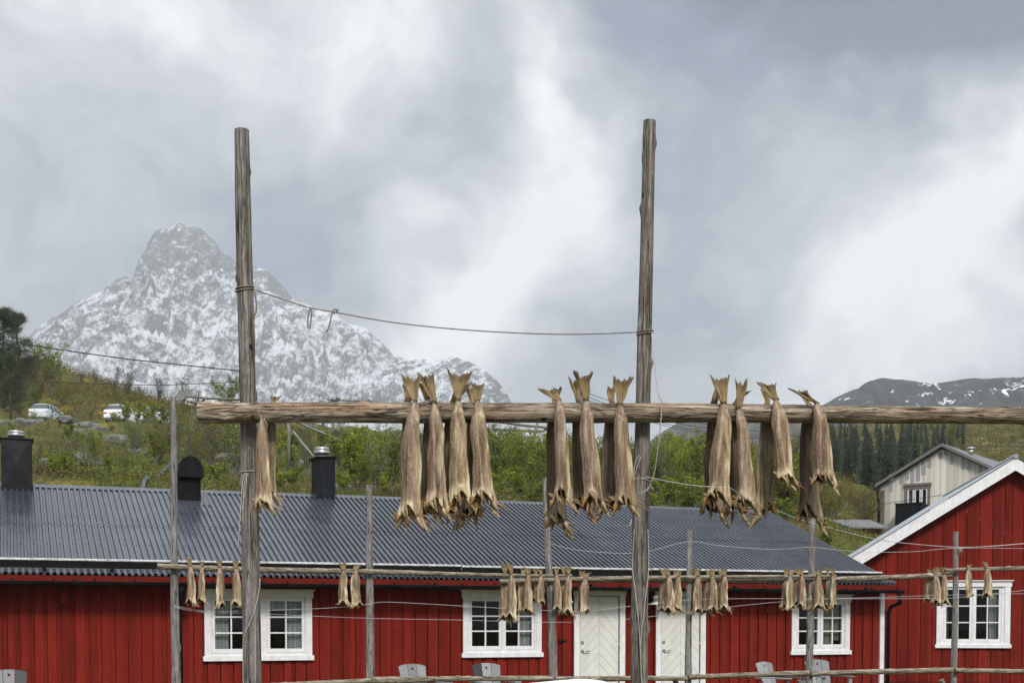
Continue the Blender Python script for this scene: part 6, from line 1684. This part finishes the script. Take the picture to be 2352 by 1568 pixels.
def pine(seed, h):
    rs = np.random.RandomState(seed)
    root = thing('pine_tree', (0, 0, 0), 'x', 'tree')
    m = MB(); st = np.array([[0, 0, -.3], [.02 * h, 0, h * .4], [-.01 * h, .01 * h, h * .75], [.01 * h, 0, h * .97]])
    m.tube(st, [h * .020, h * .015, h * .009, .02], 8)
    C, Tn = [], []
    for k in range(62):
        u = rs.uniform(.06, 1.0) ** .85; p = np.array([np.interp(u * h, st[:, 2], st[:, q]) for q in range(3)])
        a = rs.uniform(0, 2 * np.pi); L_ = h * .30 * (1.12 - u) ** .6 * rs.uniform(.45, 1.0)
        d = np.array([math.cos(a), math.sin(a), rs.uniform(.05, .6)])
        e = p + d * L_; mid = p + d * L_ * .55 + [0, 0, -.04 * L_]
        m.tube([p, mid, e], [h * .006, h * .004, h * .0015], 4, cap=False)
        for q in range(11):
            c = p + d * L_ * rs.uniform(.35, 1.05) + rs.normal(size=3) * L_ * .13
            m2 = 30
            C.append(c + rs.normal(size=(m2, 3)) * [.022 * h, .022 * h, .012 * h]); Tn.append(np.full(m2, .45 + rs.normal() * .2))
    m.build('trunk', M['barkdark'], root)
    C = np.concatenate(C); Tn = np.concatenate(Tn)
    v, f, t = leaf_cloud(C, .022 * h, rs, .45, .15, 1.2, .16)
    array_mesh('crown', v, f, M['pine'], root, False, tone=np.clip(Tn + rs.normal(size=len(Tn)) * .1, 0, 1), local=True)
    return root
PR = {'birch': [sapling('birch_tree', 10 + k, 3.0, .95 + .15 * (k % 3), 6, 15, 2600, .085, 'leaf', tone=.52 + .07 * (k % 3), up=.6, clump=.055) for k in range(5)],
      'twiggy': [sapling('birch_tree', 20 + k, 3.0, 1.05, 8, 17, 900, .075, 'leaf', tone=.50 + .08 * k, up=.6, clump=.05) for k in range(3)],
      'willow': [sapling('willow_shrub', 30 + k, 2.4, 1.25, 11, 10, 2600, .062, 'leafolive', tone=.5, up=1.2) for k in range(3)],
      'bush': [sapling('leafy_shrub', 50 + k, 1.5, .85, 8, 9, 1800, .080, 'leaf', tone=.62, up=.7) for k in range(3)],
      'bare': [sapling('bare_tree', 70 + k, 4.0, 1.15, 9, 22, 240, .05, 'leafolive', bark='barkdark', tone=.5) for k in range(3)],
      'spruce': [spruce(80 + k, 12.0) for k in range(4)], 'pine': [pine(90 + k, 9.0) for k in range(2)]}
def TOPS(px, Y=200, kind='birch'):
    if kind == 'spruce': return np.interp(px, [1700, 1840, 1860, 2400], [1010, 985, 962, 962])
    t_ = np.interp(px, [-80, 90, 110, 250, 300, 420, 440, 560, 610, 800, 900, 1250, 1300, 1450, 1500, 1640, 1700, 1840, 1900, 2020, 2400], [850, 850, 920, 935, 918, 918, 922, 930, 962, 968, 966, 972, 985, 985, 985, 990, 1004, 1030, 1085, 1100, 1100])
    if Y < 104: t_ = max(t_, np.interp(px, [0, 250, 300, 400, 460, 560], [984, 984, 965, 945, 930, 930]))
    return t_
fresh = {id(o) for l in PR.values() for o in l}
labels_used = {}
MARKS = [(2, 'above the left chimney'), (80, 'right of the left chimney'), (230, 'left of the first thin pole'), (385, 'right behind the first thin pole'), (420, 'above the round vent hood'), (480, 'left of the left tall post'),
         (600, 'left of the square chimney'), (700, 'behind the square black chimney'), (785, 'left of the four-fish bunch'), (915, 'behind the bunch of four fish'), (1145, 'between the two left fish bunches'),
         (1250, 'behind the bunch of three fish'), (1445, 'right behind the right tall post'), (1500, 'left of the right fish bunch'), (1630, 'behind the right fish bunch'), (1900, 'left of the cream house'), (2030, 'behind the cream house')]
def mark(px):
    r = 'at the far left edge'
    for x, s in MARKS:
        if px >= x: r = s
    return r
KINDS = {'twiggy': ('sparse twiggy birch sapling', 'tree', 'birch saplings on the hillside'), 'birch': ('fresh green birch sapling', 'tree', 'birch saplings on the hillside'), 'willow': ('olive budding willow shrub', 'shrub', 'willow shrubs on the hillside'), 'bush': ('low leafy green shrub', 'shrub', 'low shrubs on the hillside'),
         'bare': ('bare twiggy tree', 'tree', 'bare trees on the hill crest'), 'spruce': ('dark spruce', 'tree', 'spruces of the forest behind the cream house'), 'pine': ('dark pine', 'tree', 'pines at the left edge')}
def plant(kind, px, Y, h, seed, label=None, dz=-.05, wide=1.0, clamp=False):
    r_ = random.Random(seed)
    src = PR[kind][r_.randrange(len(PR[kind]))]
    if id(src) in fresh:
        fresh.discard(id(src)); o = src
    else:
        o = src.copy(); COL.objects.link(o)
        for ch in src.children:
            c = ch.copy(); COL.objects.link(c); c.parent = o
    g_ = gp(px, Y)
    if label is None or clamp:
        gy = proj(g_)[1]; tl = TOPS(px, Y, 'spruce' if clamp else kind) + r_.uniform(0, 60 if clamp else 26)
        h = max(min(h, (gy - tl) / F * Y), 4.0 if kind == 'spruce' else .9)
    h0 = {'birch': 3.0, 'twiggy': 3.0, 'willow': 2.4, 'bush': 1.5, 'bare': 4.0, 'spruce': 12.0, 'pine': 9.0}[kind]
    s = h / h0
    o.location = g_ + [0, 0, dz]
    o.rotation_euler = (0, 0, r_.uniform(0, 6.28))
    o.scale = (s * wide, s * wide, s)
    nm, cat, grp = KINDS[kind]
    if label is None:
        near_ = 'near the roof' if Y < 54 else ('mid-slope' if Y < 82 else 'high up')
        label = f'{nm} {near_}, {mark(px)}'
    tag(o, label, cat, grp)
    return o
rp = random.Random(77)
# birches and shrubs, from the roof up the slope
SPOTS = []
for (x0, x1, ya, yb, n, kinds, h0, h1) in (
        (75, 320, 50, 74, 10, 'twiggy twiggy twiggy birch', 2.0, 3.4), (300, 420, 60, 96, 10, 'twiggy birch willow', 3.0, 4.4), (420, 560, 52, 88, 12, 'twiggy twiggy birch willow', 3.0, 4.6), (600, 720, 50, 78, 10, 'twiggy twiggy birch bush', 2.8, 4.2),
        (775, 930, 48, 74, 12, 'birch twiggy birch bush', 3.0, 4.3), (930, 1150, 50, 80, 11, 'birch twiggy', 3.2, 4.6), (1130, 1270, 47, 66, 10, 'birch birch bush', 2.8, 3.8), (1260, 1460, 48, 72, 10, 'birch birch', 2.8, 4.0),
        (1490, 1660, 47, 62, 17, 'birch twiggy birch', 3.0, 4.2), (1640, 1900, 48, 74, 20, 'birch willow birch', 2.8, 4.2), (1500, 1960, 80, 110, 16, 'birch willow', 3.0, 5.0), (1890, 1990, 56, 84, 8, 'birch willow twiggy', 2.4, 3.8),
        (80, 330, 45, 52, 4, 'bush bush birch', .8, 1.6), (430, 560, 46, 52, 2, 'bush', .8, 1.2), (600, 700, 46, 52, 3, 'bush', 1.0, 1.4), (780, 910, 46, 52, 4, 'bush bush birch', 1.0, 2.0), (1140, 1900, 46, 50, 22, 'bush birch', 1.2, 2.4), (0, 260, 72, 92, 6, 'twiggy bush twiggy', 1.6, 2.8), (240, 480, 86, 104, 9, 'birch birch willow', 2.6, 4.2), (480, 900, 82, 118, 9, 'birch willow', 2.2, 3.6), (150, 440, 117, 136, 18, 'willow willow willow birch', 1.6, 3.0), (0, 160, 119, 136, 6, 'birch willow', 2.0, 3.2), (60, 340, 119, 152, 22, 'willow willow twiggy', 1.6, 3.0)):
    ks = kinds.split()
    for k in range(n):
        px = x0 + (x1 - x0) * (k + rp.uniform(.1, .9)) / n
        SPOTS.append((ks[rp.randrange(len(ks))], px, rp.uniform(ya, yb), rp.uniform(h0, h1)))
for k, (kd, px, Y, h) in enumerate(SPOTS):
    if kd == 'bush': h *= .55
    if 600 < px < 720 and Y < 75: h *= .8
    plant(kd, px, Y, h, 1000 + k, wide=rp.uniform(.85, 1.15))
# bare trees along the crest
for k, (px, Y, hp, lab) in enumerate(((196, 176, 26, 'small bare tree on the crest, leftmost of the row'), (228, 172, 34, 'thin bare tree on the crest left of the big bare pair'), (268, 165, 66, 'tall bare tree on the crest, left of the big bare pair'), (302, 162, 76, 'biggest bare tree on the crest, in front of the snowy mountain'),
                                (330, 160, 50, 'bare tree on the crest just right of the biggest one'), (372, 155, 62, 'bare tree on the crest left of the first thin pole'), (428, 150, 74, 'bare tree rising behind the old rack on the hill'), (455, 150, 52, 'small bare tree right of the old rack on the hill'),
                                (660, 120, 60, 'bare thicket tree above the slope just right of the left tall post'), (700, 124, 64, 'bare thicket tree left of the square chimney, under the log'), (745, 122, 66, 'bare thicket tree above the square chimney, under the log'), (1500, 62, 120, 'bare twiggy tree rising right of the right tall post'), (1985, 62, 96, 'pale bare tree left of the cream house'))):
    plant('bare', px, Y, hp / F * Y * 1.15, 3000 + k, lab, wide=.95)
for k, px in enumerate((88, 150, 268, 300, 322, 344, 366, 384, 400)):
    plant('bush' if k % 2 else 'birch', px, 104.5 + (k % 3) * .6, 1.5 if px < 280 else 2.7, 3050 + k)
# pines and the leafy tree at the left edge
for k, (px, Y, hp, lab) in enumerate(((18, 118, 215, 'tall dark pine at the left edge of the hillside'), (52, 124, 190, 'dark pine second from the left edge, against the sky'), (-28, 120, 200, 'dark pine cut by the left frame edge'), (34, 112, 140, 'lower dark pine in front of the two tall ones'))):
    plant('pine', px, Y, hp / F * Y * 1.04, 3100 + k, lab)
plant('birch', 127, 136, 122 / F * 136 * 1.1, 3200, 'round green-yellow birch on the crest right of the pines', wide=1.15)
plant('willow', 92, 128, 5.0, 3201, 'broad olive shrub right below the pines')
plant('birch', 520, 118, 4.3, 3202, 'birch top showing just left of the left tall post above the log')
# spruce forest across the valley
for k in range(150):
    row = k % 10
    Y = 122 + row * 15 + rp.uniform(-6, 6)
    px = 1790 + (k // 10) * 26 + rp.uniform(-16, 16) + row * 8
    if px > 2230 - row * 3 and rp.random() < .75: continue
    plant('spruce', px, Y, rp.uniform(9.5, 15.5), 4000 + k, 'dark spruce standing in the dense forest left of and behind the cream house', dz=-.3, wide=rp.uniform(.9, 1.25), clamp=True)
for k in range(26):
    px = 2110 + k * 11 + rp.uniform(-8, 8); Y = rp.uniform(190, 262)
    plant('birch', px, Y, rp.uniform(6, 10), 4300 + k, 'brownish broadleaf tree at the upper edge of the spruce forest, below the log', wide=1.1, clamp=True)['group'] = 'broadleaf trees above the spruce forest'

ORDN = 'leftmost,second,third,fourth,fifth,sixth,seventh,eighth,ninth,tenth,eleventh,twelfth'.split(',')
same = {}
for o in COL.objects:
    if o.get('group') in {k[2] for k in KINDS.values()} and o.get('label'): same.setdefault(o['label'], []).append(o)
for lab, os_ in same.items():
    if 1 < len(os_) <= 12:
        os_.sort(key=lambda o: o.location.x / o.location.y)
        for k, o in enumerate(os_): o['label'] = lab + (f', {ORDN[k]} from left' if k else ', leftmost there')

# ground cover: blades, low leaves and dead fern scattered on the slopes
rs = np.random.RandomState(4)
def scatter(n, y0, y1, x0=-60, x1=2420, pw=1.6):
    px = rs.uniform(x0, x1, n); Y = y0 + (y1 - y0) * rs.uniform(0, 1, n) ** pw
    X = (px - CX) / F * Y
    return X, Y, ground_z(X, Y), px
X, Y, Z, px = scatter(85000, 40, 120, pw=2.1)
ok = ~((Y > 105) & (Y < 116) & (px < 640))
ok &= fbm(X * .25, Y * .25, 0, 31, 3) > -.35
X, Y, Z = X[ok], Y[ok], Z[ok]
n = len(X); ang = rs.uniform(0, 2 * np.pi, n); hh = rs.uniform(.12, .38, n) * (1 + .5 * fbm(X * .3, Y * .3, 0, 33, 2)); w = rs.uniform(.012, .028, n)
ln = rs.normal(size=(n, 2)) * .35
d = np.stack([np.cos(ang), np.sin(ang), 0 * ang], 1) * w[:, None]
b = np.stack([X, Y, Z - .02], 1)
tp = b + np.stack([ln[:, 0] * hh, ln[:, 1] * hh, hh], 1)
v = np.stack([b - d, b + d, tp], 1).reshape(-1, 3)
dry = smooth01(fbm(X * .12, Y * .12, 0, 35, 3), .0, .5)
tag(array_mesh('grass', v, np.arange(3 * n).reshape(n, 3), M['grassm'], None, False, tone=np.clip(.60 - .75 * dry + rs.normal(size=n) * .16, 0, 1)), kind='stuff')
X, Y, Z, px = scatter(5200, 40, 150, pw=1.7)
ok = ~((Y > 103) & (Y < 118) & (px < 640)) & (fbm(X * .2, Y * .2, 0, 41, 3) > -.1)
c = np.stack([X, Y, Z], 1)[ok]
c = np.repeat(c, 26, 0); c = c + rs.normal(size=c.shape) * [.42, .42, .20] + [0, 0, .22]
v, f, t = leaf_cloud(c, .085, rs, .5, .2, .4)
bt = np.repeat(rs.normal(size=len(c) // 26) * .2, 26)
tag(array_mesh('undergrowth', v, f, M['mossm'], None, False, tone=np.clip(t + bt, 0, 1)), kind='stuff')
X, Y, Z, px = scatter(2600, 41, 95, pw=1.6)
ok = fbm(X * .22, Y * .22, 0, 47, 3) > .02
c = np.stack([X, Y, Z], 1)[ok]; m_ = len(c)
c = np.repeat(c, 30, 0); c = c + rs.normal(size=c.shape) * [.40, .40, .12] + [0, 0, .12]
v, f, t = leaf_cloud(c, .16, rs, .5, .25, .25, .12)
tag(array_mesh('dead_fern', v, f, M['deadm'], None, False, tone=t), kind='stuff')
# scrub over the far crest and the open hillside on the right
X, Y, Z, px = scatter(5200, 118, 236, -80, 520, 1.0)
c = np.repeat(np.stack([X, Y, Z], 1), 16, 0); c = c + rs.normal(size=c.shape) * [.8, .8, .3] + [0, 0, .3]
v, f, t = leaf_cloud(c, .17, rs, .30, .2, .8)
tag(array_mesh('crest_scrub', v, f, M['leafolive'], None, False, tone=t), kind='stuff')
X, Y, Z, px = scatter(5200, 130, 300, 1560, 2440, 1.0)
c = np.repeat(np.stack([X, Y, Z], 1), 12, 0); c = c + rs.normal(size=c.shape) * [1.0, 1.0, .35] + [0, 0, .3]
v, f, t = leaf_cloud(c, .30, rs, .35, .22, .8)
tag(array_mesh('valley_scrub', v, f, M['leafolive'], None, False, tone=t), kind='stuff')

# ------------------------------------------------------------------ old pole racks on the hill and a fallen shed
rack = thing('pole_rack', gp(470, 62), 'old bare pole rack on the hillside behind the log end, sticks stacked on top', 'drying rack')
def stick(a, b, r, name='pole', mat='oldwood', par=rack):
    m = MB(); m.tube([a, (np.asarray(a) + b) / 2 + [0, 0, -.02], b], r, 8); m.build(name, M[mat], par)
q = P(442, 922, 62); stick(q, q * [1, 1, 0] + [0, 0, gz(q[0], q[1]) - .2], .07, 'post')
for k in range(5):
    stick(P(393 + k * 6, 925 - k * 1.5, 60.5), P(414 + k * 7, 896 - k * .3, 64), .045)
stick(P(425, 910, 61), P(556, 918, 63), .055); stick(P(430, 922, 61.5), P(560, 935, 64), .05)
stick(P(470, 912, 61), P(462, 930, 62), .05)
q = P(556, 918, 63); stick(q, q * [1, 1, 0] + [0, 0, gz(q[0], q[1]) - .2], .07, 'post')
rack2 = thing('pole_rack', gp(730, 64), 'old grey pole rack with leaning diagonal struts above the square black chimney', 'drying rack')
for px, py in ((663, 938), (765, 930), (778, 934)):
    q = P(px, py, 62); stick(q, q * [1, 1, 0] + [0, 0, gz(q[0], q[1]) - .2], .085, 'post', par=rack2)
stick(P(752, 917, 60), P(854, 921, 62), .04, par=rack2)
stick(P(757, 925, 61), P(776, 917, 60), .10, par=rack2); stick(P(836, 926, 61), P(848, 920, 60), .08, par=rack2)
stick(P(668, 962, 60), P(785, 1012, 58), .055, par=rack2); stick(P(673, 990, 57), P(722, 1050, 55), .055, par=rack2)
stick(P(700, 973, 63), P(726, 979, 62), .05, par=rack2); stick(P(742, 990, 62), P(770, 993, 62), .05, par=rack2)
rack3 = thing('pole_rack', gp(1235, 66), 'old pole rack glimpsed under the log between the two left fish bunches', 'drying rack')
for a, b in (((1222, 1018), (1236, 965)), ((1258, 1020), (1258, 962)), ((1140, 968), (1262, 982)), ((1250, 988), (1280, 962)), ((1130, 985), (1250, 990))):
    stick(P(*a, 66), P(*b, 66), .065, par=rack3)
q = P(1258, 1000, 66); stick(q, q * [1, 1, 0] + [0, 0, gz(q[0], q[1]) - .2], .07, 'post', par=rack3)
shed = thing('low_shed', gp(1985, 58), 'low old shed with a grey roof and rusty red wall left of the cream house', 'shed')
a = P(1952, 1203, 58); b = P(2026, 1203, 58); zg = gz(a[0], 58) - .4
m = MB(); m.box(world_frame, (a[0], 58, zg), (b[0], 60.5, a[2] - .1)); m.build('wall', M['red'], shed)
m = MB(); m.prism([(57.7, a[2] - .22), (57.7, a[2] - .15), (60.8, a[2] + .42), (60.8, a[2] + .35)], lambda p, s, z: np.array([s, p, z]), a[0] - .2, b[0] + .2); m.build('roof', M['roofgrey'], shed)

# ------------------------------------------------------------------ the damp air
hz = bpy.data.materials.new('damp_air'); hz.use_nodes = True
t = hz.node_tree; t.nodes.clear()
pv_ = nd(t, 'ShaderNodeVolumePrincipled', {'Color': (.93, .955, .97, 1), 'Density': HAZE, 'Anisotropy': 0.0})
nd(t, 'ShaderNodeOutputMaterial', {'Volume': pv_.outputs[0]})
m = MB(); m.box(world_frame, (-2500, -350, -3.2), (2500, 3300, 1000)); tag(m.build('haze', hz), kind='stuff')
# kinds that found no place are taken away again
for l in PR.values():
    for o in l:
        if id(o) in fresh:
            for ch in list(o.children): bpy.data.objects.remove(ch)
            bpy.data.objects.remove(o)
for k, o in enumerate(protos):
    if k not in used:
        for ch in list(o.children): bpy.data.objects.remove(ch)
        bpy.data.objects.remove(o)
